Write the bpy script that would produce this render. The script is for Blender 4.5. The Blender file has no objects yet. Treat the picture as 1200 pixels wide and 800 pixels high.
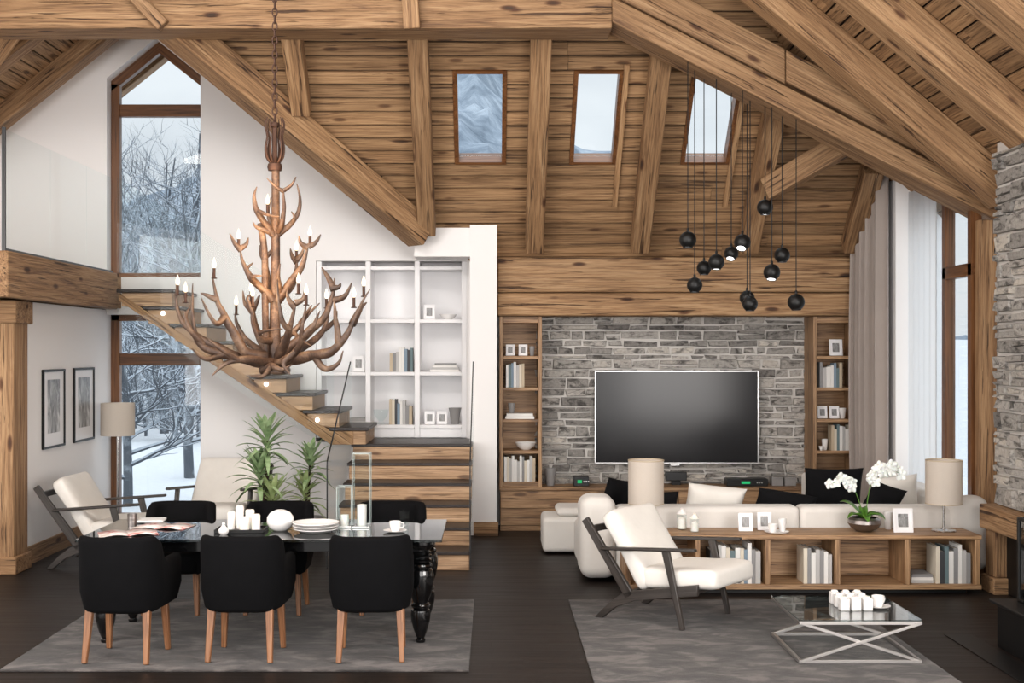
import bpy, bmesh, math, random
from mathutils import Vector, Matrix, noise
random.seed(7)
SC = bpy.context.scene
COL = SC.collection
PI = math.pi
F, CX, CY, H = 1450.0, 576.0, 412.0, 2.04      # focal length (px of 1200), principal point, eye height

def P(px, py, Y):
    return Vector(((px - CX) * Y / F, Y, H - (py - CY) * Y / F))
def XP(px, Y): return (px - CX) * Y / F
def ZP(py, Y): return H - (py - CY) * Y / F

# ------------------------------------------------------------------ mesh builder
class MB:
    def __init__(s):
        s.bm = bmesh.new()
        s.gc = s.bm.loops.layers.float_vector.new('gc')
        s.rn = s.bm.loops.layers.float.new('rn')
    def stamp(s, faces, fn, r=None):
        r = random.random() if r is None else r
        for f in faces:
            for l in f.loops:
                l[s.gc] = fn(l.vert.co); l[s.rn] = r
    def hexa(s, pts, ax=None, M=None, r=None):
        """pts: 8 corners, bottom ring 0-3, top ring 4-7"""
        pts = [Vector(p) for p in pts]
        c = sum(pts, Vector()) / 8
        if ax is None:
            e = [max(p[i] for p in pts) - min(p[i] for p in pts) for i in range(3)]
            ax = e.index(max(e))
        o = Vector((random.random() * 40, random.random() * 40, random.random() * 40))
        vs = [s.bm.verts.new((M @ p) if M else p) for p in pts]
        loc = {v: p for v, p in zip(vs, pts)}
        fs = []
        for q in ((0, 3, 2, 1), (4, 5, 6, 7), (0, 1, 5, 4), (1, 2, 6, 5), (2, 3, 7, 6), (3, 0, 4, 7)):
            fs.append(s.bm.faces.new([vs[i] for i in q]))
        r = random.random() if r is None else r
        b, d = (ax + 1) % 3, (ax + 2) % 3
        for f in fs:
            for l in f.loops:
                p = loc[l.vert]
                l[s.gc] = Vector((p[ax], p[b], p[d])) + o; l[s.rn] = r
        return vs
    def box(s, c, d, ax=None, M=None, r=None):
        x, y, z = c; a, b, e = d[0] / 2, d[1] / 2, d[2] / 2
        return s.hexa([(x-a,y-b,z-e),(x+a,y-b,z-e),(x+a,y+b,z-e),(x-a,y+b,z-e),
                (x-a,y-b,z+e),(x+a,y-b,z+e),(x+a,y+b,z+e),(x-a,y+b,z+e)], ax, M, r)
    def bx(s, x0, x1, y0, y1, z0, z1, ax=None, r=None):
        return s.box(((x0+x1)/2, (y0+y1)/2, (z0+z1)/2), (abs(x1-x0), abs(y1-y0), abs(z1-z0)), ax, None, r)
    def beam(s, p0, p1, w, h, up=(0, 0, 1), w1=None, h1=None, r=None):
        """square bar from p0 to p1; w across, h along `up`"""
        p0, p1 = Vector(p0), Vector(p1)
        x = (p1 - p0); L = x.length; x.normalize()
        y = Vector(up).cross(x); y.normalize(); z = x.cross(y)
        M = Matrix((x, y, z)).transposed().to_4x4(); M.translation = p0
        w1 = w if w1 is None else w1; h1 = h if h1 is None else h1
        a, b, c, d = w/2, h/2, w1/2, h1/2
        return s.hexa([(0,-a,-b),(L,-c,-d),(L,c,-d),(0,a,-b),(0,-a,b),(L,-c,d),(L,c,d),(0,a,b)], 0, M, r)
    def prism(s, poly, vec, ax=None):
        """polygon of 3D points extruded by vec"""
        vec = Vector(vec)
        a = [s.bm.verts.new(Vector(p)) for p in poly]
        b = [s.bm.verts.new(Vector(p) + vec) for p in poly]
        n = len(poly)
        fs = [s.bm.faces.new(a[::-1]), s.bm.faces.new(b)]
        for i in range(n):
            fs.append(s.bm.faces.new((a[i], a[(i+1) % n], b[(i+1) % n], b[i])))
        o = random.random() * 40
        if ax is None: ax = 0
        if isinstance(ax, int):
            bb, dd = (ax+1) % 3, (ax+2) % 3
            fn = lambda p: Vector((p[ax] + o, p[bb] + o, p[dd]))
        else:
            d = Vector(ax).normalized()
            e = d.cross(Vector((0, 1, 0))).normalized(); g = d.cross(e)
            fn = lambda p: Vector((p.dot(d) + o, p.dot(e) + o, p.dot(g)))
        s.stamp(fs, fn)
        bmesh.ops.recalc_face_normals(s.bm, faces=fs)
        return fs
    def grid(s, f, nu, nv, cu=False, cv=False):
        """surface f(i,j) -> point; cu/cv closed"""
        V = [[s.bm.verts.new(Vector(f(i, j))) for j in range(nv)] for i in range(nu)]
        fs = []
        for i in range(nu if cu else nu - 1):
            for j in range(nv if cv else nv - 1):
                a, b, c, d = V[i][j], V[(i+1) % nu][j], V[(i+1) % nu][(j+1) % nv], V[i][(j+1) % nv]
                try: fs.append(s.bm.faces.new((a, b, c, d)))
                except ValueError: pass
        s.stamp(fs, lambda p: p.copy())
        return V, fs
    def tube(s, pts, rad, n=8, caps=True, closed=False):
        pts = [Vector(p) for p in pts]; m = len(pts)
        if not isinstance(rad, (list, tuple)): rad = [rad] * m
        ref = None; rings = []
        for i in range(m):
            if closed: t = pts[(i+1) % m] - pts[i-1]
            else: t = pts[min(i+1, m-1)] - pts[max(i-1, 0)]
            if t.length < 1e-9: t = Vector((0, 0, 1))
            t.normalize()
            if ref is None:
                ref = Vector((0, 0, 1)) if abs(t.z) < .9 else Vector((1, 0, 0))
            u = (ref - t * ref.dot(t))
            if u.length < 1e-6: u = t.orthogonal()
            u.normalize(); v = t.cross(u); ref = u
            rings.append([s.bm.verts.new(pts[i] + (u*math.cos(2*PI*k/n) + v*math.sin(2*PI*k/n)) * rad[i]) for k in range(n)])
        fs = []
        for i in range(m if closed else m - 1):
            A, B = rings[i], rings[(i+1) % m]
            for k in range(n):
                fs.append(s.bm.faces.new((A[k], A[(k+1) % n], B[(k+1) % n], B[k])))
        if caps and not closed:
            fs.append(s.bm.faces.new(rings[0][::-1])); fs.append(s.bm.faces.new(rings[-1]))
        s.stamp(fs, lambda p: p.zxy.copy())
        return fs
    def lathe(s, prof, n=24, M=None, caps=True):
        rings = []
        for r, z in prof:
            rings.append([s.bm.verts.new((M @ Vector((r*math.cos(2*PI*k/n), r*math.sin(2*PI*k/n), z))) if M else
                          Vector((r*math.cos(2*PI*k/n), r*math.sin(2*PI*k/n), z))) for k in range(n)])
        fs = []
        for A, B in zip(rings, rings[1:]):
            for k in range(n):
                fs.append(s.bm.faces.new((A[k], A[(k+1) % n], B[(k+1) % n], B[k])))
        if caps:
            if prof[0][0] > 1e-4: fs.append(s.bm.faces.new(rings[0][::-1]))
            if prof[-1][0] > 1e-4: fs.append(s.bm.faces.new(rings[-1]))
        s.stamp(fs, lambda p: p.zxy.copy())
        return fs
    def sell(s, c, d, e1=.35, e2=.35, M=None, nu=18, nv=28, sag=0.0):
        """superellipsoid cushion, size d, exponents e1 (through the thickness z), e2 (outline)"""
        def sp(v, e): return math.copysign(abs(v) ** e, v)
        c = Vector(c)
        def f(i, j):
            ph = -PI/2 + PI * i / (nu - 1); th = 2*PI*j/nv
            p = Vector((d[0]/2*sp(math.cos(ph), e1)*sp(math.cos(th), e2),
                        d[1]/2*sp(math.cos(ph), e1)*sp(math.sin(th), e2),
                        d[2]/2*sp(math.sin(ph), e1)))
            if sag: p.z += sag * (noise.noise(p*4 + c*3))
            p = p + c
            return M @ p if M else p
        V, fs = s.grid(f, nu, nv, False, True)
        return fs
    def build(s, name, m, parent=None, bevel=0, seg=2, smooth=True, ang=38, sub=0, origin='auto', wn=True):
        bm = s.bm
        bmesh.ops.remove_doubles(bm, verts=bm.verts, dist=1e-6)
        bmesh.ops.recalc_face_normals(bm, faces=bm.faces)
        me = bpy.data.meshes.new(name)
        o = Vector()
        if parent is None and origin == 'auto' and bm.verts:
            xs = [v.co for v in bm.verts]
            o = Vector(((min(p.x for p in xs)+max(p.x for p in xs))/2, (min(p.y for p in xs)+max(p.y for p in xs))/2, min(p.z for p in xs)))
        elif isinstance(origin, (tuple, Vector)): o = Vector(origin)
        if o.length: bmesh.ops.translate(bm, verts=bm.verts, vec=-o)
        bm.to_mesh(me); bm.free()
        if smooth:
            me.polygons.foreach_set('use_smooth', [True]*len(me.polygons))
            me.set_sharp_from_angle(angle=math.radians(ang))
        ob = bpy.data.objects.new(name, me); COL.objects.link(ob)
        ob.location = o
        if m: me.materials.append(m)
        if parent: ob.parent = parent
        if bevel:
            b = ob.modifiers.new('bevel', 'BEVEL'); b.width = bevel; b.segments = seg; b.limit_method = 'ANGLE'
            b.angle_limit = math.radians(35)
            b.harden_normals = False
        if sub:
            u = ob.modifiers.new('sub', 'SUBSURF'); u.levels = sub; u.render_levels = sub
        return ob

def tag(o, label=None, cat=None, group=None, kind=None):
    if label: o['label'] = label
    if cat: o['category'] = cat
    if group: o['group'] = group
    if kind: o['kind'] = kind
    return o
def thing(name, label, cat, loc=(0, 0, 0), rz=0, group=None):
    o = bpy.data.objects.new(name, None); COL.objects.link(o)
    o.empty_display_size = .1
    o.location = loc; o.rotation_euler = (0, 0, rz)
    return tag(o, label, cat, group)
def struct(o): o['kind'] = 'structure'; return o
def dup(o, loc=None, rz=None, label=None, scale=None, parent=None):
    c = o.copy(); COL.objects.link(c)
    if parent is not None: c.parent = parent
    if loc is not None: c.location = loc
    if rz is not None: c.rotation_euler = (0, 0, rz)
    if scale: c.scale = (scale,)*3
    if label: c['label'] = label
    for ch in list(o.children): dup(ch, parent=c)
    return c

# ------------------------------------------------------------------ materials
class NT:
    def __init__(s, name):
        s.m = bpy.data.materials.new(name); s.m.use_nodes = True
        s.t = s.m.node_tree; s.t.nodes.clear()
        s.out = s.n('OutputMaterial')
    def n(s, typ, **kw):
        nd = s.t.nodes.new('ShaderNode' + typ)
        for k, v in kw.items():
            if k in nd.inputs: nd.inputs[k].default_value = v
            else: setattr(nd, k, v)
        return nd
    def l(s, a, b): s.t.links.new(a, b)
    def ramp(s, fac, stops, interp='LINEAR'):
        r = s.n('ValToRGB'); r.color_ramp.interpolation = interp
        e = r.color_ramp.elements
        while len(e) > 1: e.remove(e[0])
        e[0].position = stops[0][0]; e[0].color = col(stops[0][1])
        for p, c in stops[1:]:
            x = e.new(p); x.color = col(c)
        s.l(fac, r.inputs[0]); return r.outputs[0]
    def mix(s, typ, fac, a, b):
        x = s.n('Mix', data_type='RGBA', blend_type=typ)
        for sock, v in ((x.inputs[0], fac), (x.inputs[6], a), (x.inputs[7], b)):
            if hasattr(v, 'links'): s.l(v, sock)
            elif isinstance(v, (int, float)): sock.default_value = v
            else: sock.default_value = col(v)
        return x.outputs[2]
    def math(s, op, a, b=0.0):
        x = s.n('Math', operation=op)
        for sock, v in ((x.inputs[0], a), (x.inputs[1], b)):
            if hasattr(v, 'links'): s.l(v, sock)
            else: sock.default_value = v
        return x.outputs[0]
    def noise(s, vec, scale=5, detail=4, rough=.55, dist=0, sc=None):
        x = s.n('TexNoise', Scale=scale, Detail=detail, Roughness=rough, Distortion=dist)
        if sc:
            mp = s.n('Mapping'); mp.inputs['Scale'].default_value = sc
            s.l(vec, mp.inputs[0]); vec = mp.outputs[0]
        s.l(vec, x.inputs['Vector']); return x.outputs['Fac']
    def bump(s, h, strength=.3, dist=.01):
        b = s.n('Bump', Strength=strength, Distance=dist); s.l(h, b.inputs['Height']); return b.outputs[0]
    def pbsdf(s, base, rough=.6, metal=0, normal=None, **kw):
        b = s.n('BsdfPrincipled')
        for k, v in (('Base Color', base), ('Roughness', rough), ('Metallic', metal)):
            if hasattr(v, 'links'): s.l(v, b.inputs[k])
            elif k == 'Base Color': b.inputs[k].default_value = col(v)
            else: b.inputs[k].default_value = v
        for k, v in kw.items():
            k = k.replace('_', ' ')
            if k in b.inputs:
                if isinstance(v, (tuple, list, str)): b.inputs[k].default_value = col(v)
                else: b.inputs[k].default_value = v
        if normal is not None: s.l(normal, b.inputs['Normal'])
        s.l(b.outputs[0], s.out.inputs[0]); return b
def lin(c): return c/12.92 if c <= .04045 else ((c + .055)/1.055) ** 2.4
def col(c):
    if isinstance(c, str):
        c = c.lstrip('#'); return tuple(lin(int(c[i:i+2], 16)/255) for i in (0, 2, 4)) + (1,)
    if isinstance(c, (int, float)): return (c, c, c, 1)
    return tuple(c)[:3] + (1,)

def plain(name, c, rough=.6, metal=0, bump=None, **kw):
    t = NT(name); nrm = None
    if bump:
        tc = t.n('TexCoord')
        nrm = t.bump(t.noise(tc.outputs['Object'], bump[0], 5, .6), bump[1], bump[2])
    t.pbsdf(c, rough, metal, nrm, **kw); return t.m
def fabric(name, c, rough=.9, var=.08, scale=300, sheen=.2, spec=.4):
    t = NT(name); tc = t.n('TexCoord'); ob = tc.outputs['Object']
    big = t.noise(ob, 6, 4, .6)
    base = t.mix('MULTIPLY', 1.0, c, t.ramp(big, [(.3, 1-var), (.7, 1.0)]))
    h = t.noise(ob, scale, 2, .5)
    h2 = t.noise(ob, 9, 3, .5)
    hh = t.math('ADD', t.math('MULTIPLY', h, .15), h2)
    t.pbsdf(base, rough, 0, t.bump(hh, .25, .012), Sheen_Weight=sheen, Sheen_Roughness=.5, Specular_IOR_Level=spec); return t.m
def wood(name, dark, mid, light, rough=.62, crack=1.0, bump=.5, bright=(.82, 1.1), fine=1.0):
    t = NT(name)
    gc = t.n('Attribute', attribute_name='gc').outputs['Vector']
    rn = t.n('Attribute', attribute_name='rn').outputs['Fac']
    n1 = t.noise(gc, 1.0, 6, .66, .9, (.7*fine, 12*fine, 12*fine))
    n2 = t.noise(gc, 1.0, 4, .6, .3, (1.7*fine, 62*fine, 62*fine))
    c = t.ramp(n1, [(.3, dark), (.48, mid), (.68, light)])
    c = t.mix('MULTIPLY', .75, c, t.ramp(n2, [(.33, '#8f7c6c'), (.52, '#ffffff')]))
    ck = t.ramp(t.noise(gc, 1.0, 4, .6, .5, (1.1, 27, 27)), [(.35, 0.0), (.385, 1.0)])
    c = t.mix('MULTIPLY', .75*crack, c, t.mix('MIX', ck, '#4a2f1e', '#ffffff'))
    vo = t.n('TexVoronoi', Scale=1.0); mp = t.n('Mapping'); mp.inputs['Scale'].default_value = (1.7, 5.5, 5.5)
    t.l(gc, mp.inputs[0]); t.l(mp.outputs[0], vo.inputs['Vector'])
    kn = t.ramp(vo.outputs['Distance'], [(.05, '#3c2415'), (.1, '#7a5234'), (.17, '#ffffff')])
    c = t.mix('MULTIPLY', .8*crack, c, kn)
    hs = t.n('HueSaturation'); t.l(c, hs.inputs['Color'])
    mr = t.n('MapRange'); mr.inputs['To Min'].default_value = bright[0]; mr.inputs['To Max'].default_value = bright[1]
    t.l(rn, mr.inputs[0]); t.l(mr.outputs[0], hs.inputs['Value'])
    hgt = t.math('ADD', t.math('MULTIPLY', n2, .6), t.math('MULTIPLY', ck, .8*crack))
    hgt = t.math('ADD', hgt, n1)
    t.pbsdf(hs.outputs[0], rough, 0, t.bump(hgt, bump, .012)); return t.m
def glass(name, tint='#f4faf8', ior=1.45, rough=0.0, mul=1.0):
    t = NT(name)
    lw = t.n('LayerWeight', Blend=.5); r0 = ((ior-1)/(ior+1))**2
    fr = t.math('ADD', r0, t.math('MULTIPLY', t.math('POWER', lw.outputs['Facing'], 5.0), 1-r0))
    a = t.n('BsdfTransparent'); a.inputs[0].default_value = col(tint)
    b = t.n('BsdfGlossy', Roughness=rough)
    mx = t.n('MixShader'); t.l(t.math('MULTIPLY', fr, mul), mx.inputs[0])
    t.l(a.outputs[0], mx.inputs[1]); t.l(b.outputs[0], mx.inputs[2]); t.l(mx.outputs[0], t.out.inputs[0]); return t.m
def emit(name, c, s):
    t = NT(name); e = t.n('Emission', Strength=s); e.inputs[0].default_value = col(c)
    t.l(e.outputs[0], t.out.inputs[0]); return t.m

M = {}
M['beam'] = wood('hewn_timber', '#6e5037', '#9c7854', '#b8956f', .7, 1.1, .8, (.84, 1.1), 1.35)
M['beamlight'] = wood('pale_timber', '#7d5c3e', '#ad8760', '#c8a57d', .7, 1.1, .8, (.86, 1.08), 1.35)
M['plank'] = wood('roof_planks', '#78593c', '#a07d59', '#ba956d', .75, .9, .7, (.76, 1.14), 1.3)
M['oak'] = wood('oak_furniture', '#7c5d41', '#a5815d', '#c19d77', .5, .8, .25, (.9, 1.06), 1.3)
M['stairwood'] = wood('stair_wood', '#886949', '#b18d6a', '#cdab89', .55, .9, .3, (.92, 1.05), 1.3)
M['legwood'] = wood('chair_leg_wood', '#6f4a31', '#8a5d3d', '#9d714f', .4, .2, .1, (.95, 1.05), 2)
M['frame'] = wood('window_frame_wood', '#54361f', '#6e4729', '#845834', .4, .2, .1, (.95, 1.05))
M['ebony'] = wood('black_stained_wood', '#26221f', '#35302d', '#46403c', .42, .2, .25, (.95, 1.05))
M['tread'] = wood('dark_tread', '#1c1512', '#2a201c', '#3a2d28', .4, .3, .2, (.95, 1.05))
M['deck'] = plain('dark_roof_deck', '#241910', .9)  # kept dark to paint in the shade of the gaps between boards
M['white'] = plain('white_plaster', '#f1efee', .85, 0, (60, .05, .01))
M['whitelac'] = plain('white_lacquer', '#efeeef', .45)
M['whitecer'] = plain('white_ceramic', '#eeecea', .25)
M['wax'] = plain('white_wax', '#f2eee8', .5, Subsurface_Weight=.1)
M['cream'] = fabric('cream_leather', '#e6e2db', .6, .07, 90, .05)
M['sofa'] = fabric('off_white_fabric', '#dfdbd5', .9, .05, 420)
M['black_velvet'] = fabric('black_velvet', '#0b0b0d', .9, .35, 200, 0, .12)
M['black_cloth'] = fabric('black_cushion_fabric', '#0f0f11', .9, .15, 320, 0, .15)
M['curtain'] = fabric('taupe_curtain', '#a59a93', .95, .05, 500)
M['black'] = plain('black_metal', '#121212', .45, .3)
M['blackgloss'] = plain('black_lacquer', '#0a0a0b', .12, 0, Coat_Weight=.6)
M['darkplastic'] = plain('dark_plastic', '#1a1b1d', .35)
M['chrome'] = plain('brushed_steel', '#c4c2c0', .22, 1)
M['steel'] = plain('satin_steel', '#b2aeab', .35, .85)
M['pewter'] = plain('hammered_pewter', '#8d8683', .3, .9, (40, .4, .01))
M['alu'] = plain('silver_bezel', '#c9c9c9', .3, .9)
M['grey'] = plain('grey_ceramic', '#8f8d8c', .4)
M['glass'] = glass('clear_glass', '#fbfdfd', 1.45, 0, .16)
M['pane'] = glass('window_glass', '#f2f6f8', 1.4, 0, .8)
M['tglass'] = glass('smoked_table_glass', '#b9c0c0', 1.6, 0.01, 1.6)
M['cglass'] = glass('coffee_table_glass', '#dbe3e3', 1.5, 0.0, 1.3)
M['gedge'] = plain('glass_edges', '#a9b3b0', .2)
M['iron'] = plain('rusty_iron', '#4a342a', .6, .6)
M['bulb'] = emit('warm_bulb', '#ffe9c8', 2.2)
M['spot'] = emit('white_led', '#ffffff', 4)
M['green_led'] = emit('green_display', '#2fae6a', .9)
M['hearth'] = plain('black_stone', '#0e0e0f', .45, 0, None, Specular_IOR_Level=.3)
M['paper'] = plain('book_pages', '#e8e2d6', .85)

def shade_mat():
    t = NT('linen_shade'); tc = t.n('TexCoord')
    nz = t.noise(tc.outputs['Object'], 1, 2, .5, 0, (160, 160, 900))
    c = t.mix('MULTIPLY', 1.0, '#efe7dd', t.ramp(nz, [(.3, .88), (.7, 1.0)]))
    d = t.n('BsdfDiffuse'); t.l(c, d.inputs[0]); r = t.n('BsdfTranslucent'); t.l(c, r.inputs[0])
    mx = t.n('MixShader'); mx.inputs[0].default_value = .5
    t.l(d.outputs[0], mx.inputs[1]); t.l(r.outputs[0], mx.inputs[2]); t.l(mx.outputs[0], t.out.inputs[0]); return t.m
M['shade'] = shade_mat()

def sheer_mat():
    t = NT('white_sheer'); d = t.n('BsdfDiffuse'); d.inputs[0].default_value = col('#f4f4f4'); r = t.n('BsdfTranslucent'); r.inputs[0].default_value = col('#f8f8f8')
    mx = t.n('MixShader'); mx.inputs[0].default_value = .6
    t.l(d.outputs[0], mx.inputs[1]); t.l(r.outputs[0], mx.inputs[2])
    tr = t.n('BsdfTransparent'); m2 = t.n('MixShader'); m2.inputs[0].default_value = .3
    t.l(mx.outputs[0], m2.inputs[1]); t.l(tr.outputs[0], m2.inputs[2]); t.l(m2.outputs[0], t.out.inputs[0]); return t.m
M['sheer'] = sheer_mat()
def antler_mat():
    t = NT('antler_bone'); tc = t.n('TexCoord'); ob = tc.outputs['Object']
    n = t.noise(ob, 7, 5, .65); n2 = t.noise(ob, 60, 3, .6)
    c = t.ramp(n, [(.3, '#33251e'), (.5, '#5c4638'), (.7, '#8f745d')])
    c = t.mix('MULTIPLY', .5, c, t.ramp(n2, [(.35, '#8d735f'), (.55, '#ffffff')]))
    t.pbsdf(c, .5, 0, t.bump(t.math('ADD', n2, n), .4, .006)); return t.m
M['antler'] = antler_mat()

def stone_mat():
    t = NT('ledge_stone')
    gc = t.n('Attribute', attribute_name='gc').outputs['Vector']
    rn = t.n('Attribute', attribute_name='rn').outputs['Fac']
    n = t.noise(gc, 7, 6, .65, .6, (1, 2.2, 2.2)); n2 = t.noise(gc, 34, 5, .65)
    c = t.ramp(rn, [(0, '#807c78'), (.25, '#b0aca6'), (.5, '#cbc6bf'), (.75, '#96928d'), (1, '#d8d2c9')])
    c = t.mix('MULTIPLY', .85, c, t.ramp(n, [(.36, '#5c5a58'), (.5, '#ffffff')]))
    c = t.mix('OVERLAY', .35, c, t.ramp(n2, [(.3, '#333333'), (.7, '#cccccc')]))
    t.pbsdf(c, .85, 0, t.bump(t.math('ADD', n, t.math('MULTIPLY', n2, .5)), .9, .03)); return t.m
M['stone'] = stone_mat()
M['mortar'] = plain('pale_mortar', '#cfcbc6', .95, 0, (50, .5, .02))

def floor_mat():
    t = NT('dark_floor_boards'); tc = t.n('TexCoord'); ob = tc.outputs['Object']
    br = t.n('TexBrick', Scale=1.0); br.offset = .37
    br.inputs['Brick Width'].default_value = 2.1; br.inputs['Row Height'].default_value = .14
    br.inputs['Mortar Size'].default_value = .0035; br.inputs['Mortar Smooth'].default_value = .2; br.inputs['Bias'].default_value = 0
    br.inputs['Color1'].default_value = col('#221b18'); br.inputs['Color2'].default_value = col('#2c2420'); br.inputs['Mortar'].default_value = col('#120e0c')
    t.l(ob, br.inputs['Vector'])
    n = t.noise(ob, 1, 5, .6, .8, (1.1, 16, 1)); n2 = t.noise(ob, 1, 4, .6, .3, (3, 70, 1))
    c = t.mix('MULTIPLY', .8, br.outputs['Color'], t.ramp(n, [(.3, '#8a8583'), (.65, '#ffffff')]))
    c = t.mix('MULTIPLY', .6, c, t.ramp(n2, [(.3, '#776e6a'), (.6, '#ffffff')]))
    h = t.math('SUBTRACT', t.math('MULTIPLY', n2, .5), br.outputs['Fac'])
    t.pbsdf(c, t.ramp(n, [(.3, .42), (.7, .56)]), 0, t.bump(h, .25, .006), Specular_IOR_Level=.3); return t.m
M['floor'] = floor_mat()

def rug_mat():
    t = NT('grey_carpet'); tc = t.n('TexCoord'); ob = tc.outputs['Object']
    n = t.noise(ob, 1, 7, .68, .5, (3.2, 6.5, 1)); n2 = t.noise(ob, 160, 2, .6)
    c = t.ramp(n, [(.38, '#2a2625'), (.5, '#443f3d'), (.61, '#6c6562')])
    c = t.mix('MULTIPLY', .5, c, t.ramp(n2, [(.3, '#a0a0a0'), (.7, '#ffffff')]))
    t.pbsdf(c, .95, 0, t.bump(t.math('ADD', n2, n), .6, .012), Sheen_Weight=.15); return t.m
M['rug'] = rug_mat()

def print_mat(name, a, b, scale):
    t = NT(name); tc = t.n('TexCoord')
    n = t.noise(tc.outputs['Object'], scale, 5, .6, 1.0, (1.5, 1.5, .6))
    t.pbsdf(t.ramp(n, [(.3, a), (.5, '#8c8c8c'), (.68, b)]), .4); return t.m
M['print'] = print_mat('grey_photo_print', '#3a3a3a', '#d8d8d8', 6)
M['print2'] = print_mat('small_photo_print', '#55504d', '#c9c3bd', 14)

def snow_bark():
    t = NT('snowy_bark'); g = t.n('NewGeometry'); tc = t.n('TexCoord')
    sx = t.n('SeparateXYZ'); t.l(g.outputs['Normal'], sx.inputs[0])
    n = t.noise(tc.outputs['Object'], 3, 4, .6)
    f = t.math('ADD', sx.outputs[2], t.math('MULTIPLY', t.math('SUBTRACT', n, .5), 1.4))
    c = t.mix('MIX', t.ramp(f, [(.05, 0.0), (.3, 1.0)]), '#50565d', '#a9b2bb')
    t.pbsdf(c, .9); return t.m
M['bark'] = snow_bark()
def mountain_mat():
    t = NT('snowy_mountain'); tc = t.n('TexCoord'); ob = tc.outputs['Object']
    n = t.noise(ob, .06, 8, .7, 0); n2 = t.noise(ob, 1, 4, .7, 0, (.11, .11, .035))
    c = t.ramp(n, [(.36, '#6c7681'), (.5, '#858f9a'), (.63, '#a0a9b2')])  # bluish greys paint the distance haze into the slopes
    c = t.mix('MULTIPLY', .45, c, t.ramp(n2, [(.38, '#77828d'), (.56, '#ffffff')]))
    t.pbsdf(c, 1.0, Specular_IOR_Level=0.0); return t.m
M['mountain'] = mountain_mat()
M['snow'] = plain('snow', '#b8bcc1', .9, 0, (1.5, .6, .2))
def leaf(name, a, b, rough=.45):
    t = NT(name); tc = t.n('TexCoord')
    n = t.noise(tc.outputs['Object'], 9, 3, .6)
    t.pbsdf(t.ramp(n, [(.3, a), (.7, b)]), rough); return t.m
M['leaf'] = leaf('palm_leaf', '#668755', '#b3c89b')
M['leafpale'] = leaf('pale_palm_leaf', '#8fa669', '#c3d09a')
M['orchidleaf'] = leaf('orchid_leaf', '#3f6b22', '#6a9a3a', .3)
M['petal'] = plain('white_petal', '#f4f4ee', .6, Subsurface_Weight=.15)
M['soil'] = plain('dark_soil', '#3a2c22', .95)
BOOKC = {'white': '#e6e4e0', 'cream': '#d9cfbd', 'pale grey': '#b9b7b5', 'mid grey': '#8b8a8a', 'slate blue': '#7d90a0',
         'teal grey': '#66797d', 'charcoal': '#3c3d40', 'beige': '#bfae95'}
for k, v in BOOKC.items(): M['bk_'+k] = plain('cover_'+k.replace(' ', '_'), v, .6)
# ================================================================== ROOM
YG = 14.3                         # gable wall
XL = -4.448                       # lower left wall
XR = 4.66                         # right wall
def z_back(Y): return 17.2 - Y
def z_gr(x): return 2.886 - .8*x
def z_gl(x): return 9.104 + .8*x
def z_right(x): return 7.45 - .84*x
def z_left(x): return 7.45 + .35*x

# floor
m = MB(); m.bx(-6.5, 4.9, -1.5, 14.9, -.12, 0); struct(m.build('floor', M['floor'], origin=None))

# ---- ceilings: boards with gaps over a tight deck
def slab(m, c4, up, t):
    """hexa from 4 lower corners raised by up*t"""
    u = Vector(up) * t
    m.hexa([Vector(c) for c in c4] + [Vector(c) + u for c in c4])
def board_back(m, x0, x1, Ya, Yb):
    n = Vector((0, .7071, .7071)); g = .009
    xs = [x0]
    while x1 - xs[-1] > 4.6: xs.append(xs[-1] + random.uniform(2.4, 4.2))
    xs.append(x1)
    for a, b in zip(xs, xs[1:]):
        slabv(m, [(a+.002, Ya+g, z_back(Ya+g)), (b-.002, Ya+g, z_back(Ya+g)), (b-.002, Yb-g, z_back(Yb-g)), (a+.002, Yb-g, z_back(Yb-g))], n, .03, 0)
    slabv(DK, [tuple(Vector(p) + n*.028) for p in ((x0, Ya, z_back(Ya)), (x1, Ya, z_back(Ya)), (x1, Yb, z_back(Yb)), (x0, Yb, z_back(Yb)))], n, .05, 0)
def slabv(m, c4, n, t, ax):
    u = Vector(n) * t
    lo = [Vector(c) for c in c4]
    pts = lo + [p + u for p in lo]
    c = sum(pts, Vector())/8
    # grain axis 0 = x, 1 = y
    m.hexa(pts, ax)
DK = MB()
SKY_Y = (12.356, 13.163)
SKY_X = [(-.39, .154), (.826, 1.325), (2.006, 2.53)]
dY = (SKY_Y[1] - SKY_Y[0]) / 7
m = MB()
k = -30
while True:
    Ya = SKY_Y[0] + k*dY; Yb = Ya + dY; k += 1
    if Yb < 9.85: continue
    if Ya > 14.25: break
    Ym = (Ya + Yb)/2
    xr = min((Ym - 9.75)/.84 + .16, XR)
    spans = []
    if Ym > 11.2:
        spans.append([(Ym - 14.31)/.8, xr]); xl = (8.096 - Ym)/.8
        if xl > -6.5: spans.append([-6.5, xl])
    else:
        spans.append([max(-6.5, -(Ym - 9.75)/.35 - .2), xr])
    if SKY_Y[0] - 1e-4 < Ya < SKY_Y[1] - 1e-4:
        out = []
        for a, b in spans:
            cur = a
            for h0, h1 in SKY_X:
                if h0 > cur and h1 < b: out.append([cur, h0]); cur = h1
            out.append([cur, b])
        spans = out
    for a, b in spans:
        if b - a > .05: board_back(m, a, b, Ya, Yb)
struct(m.build('ceiling_back', M['plank'], origin=None, smooth=False))

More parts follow.
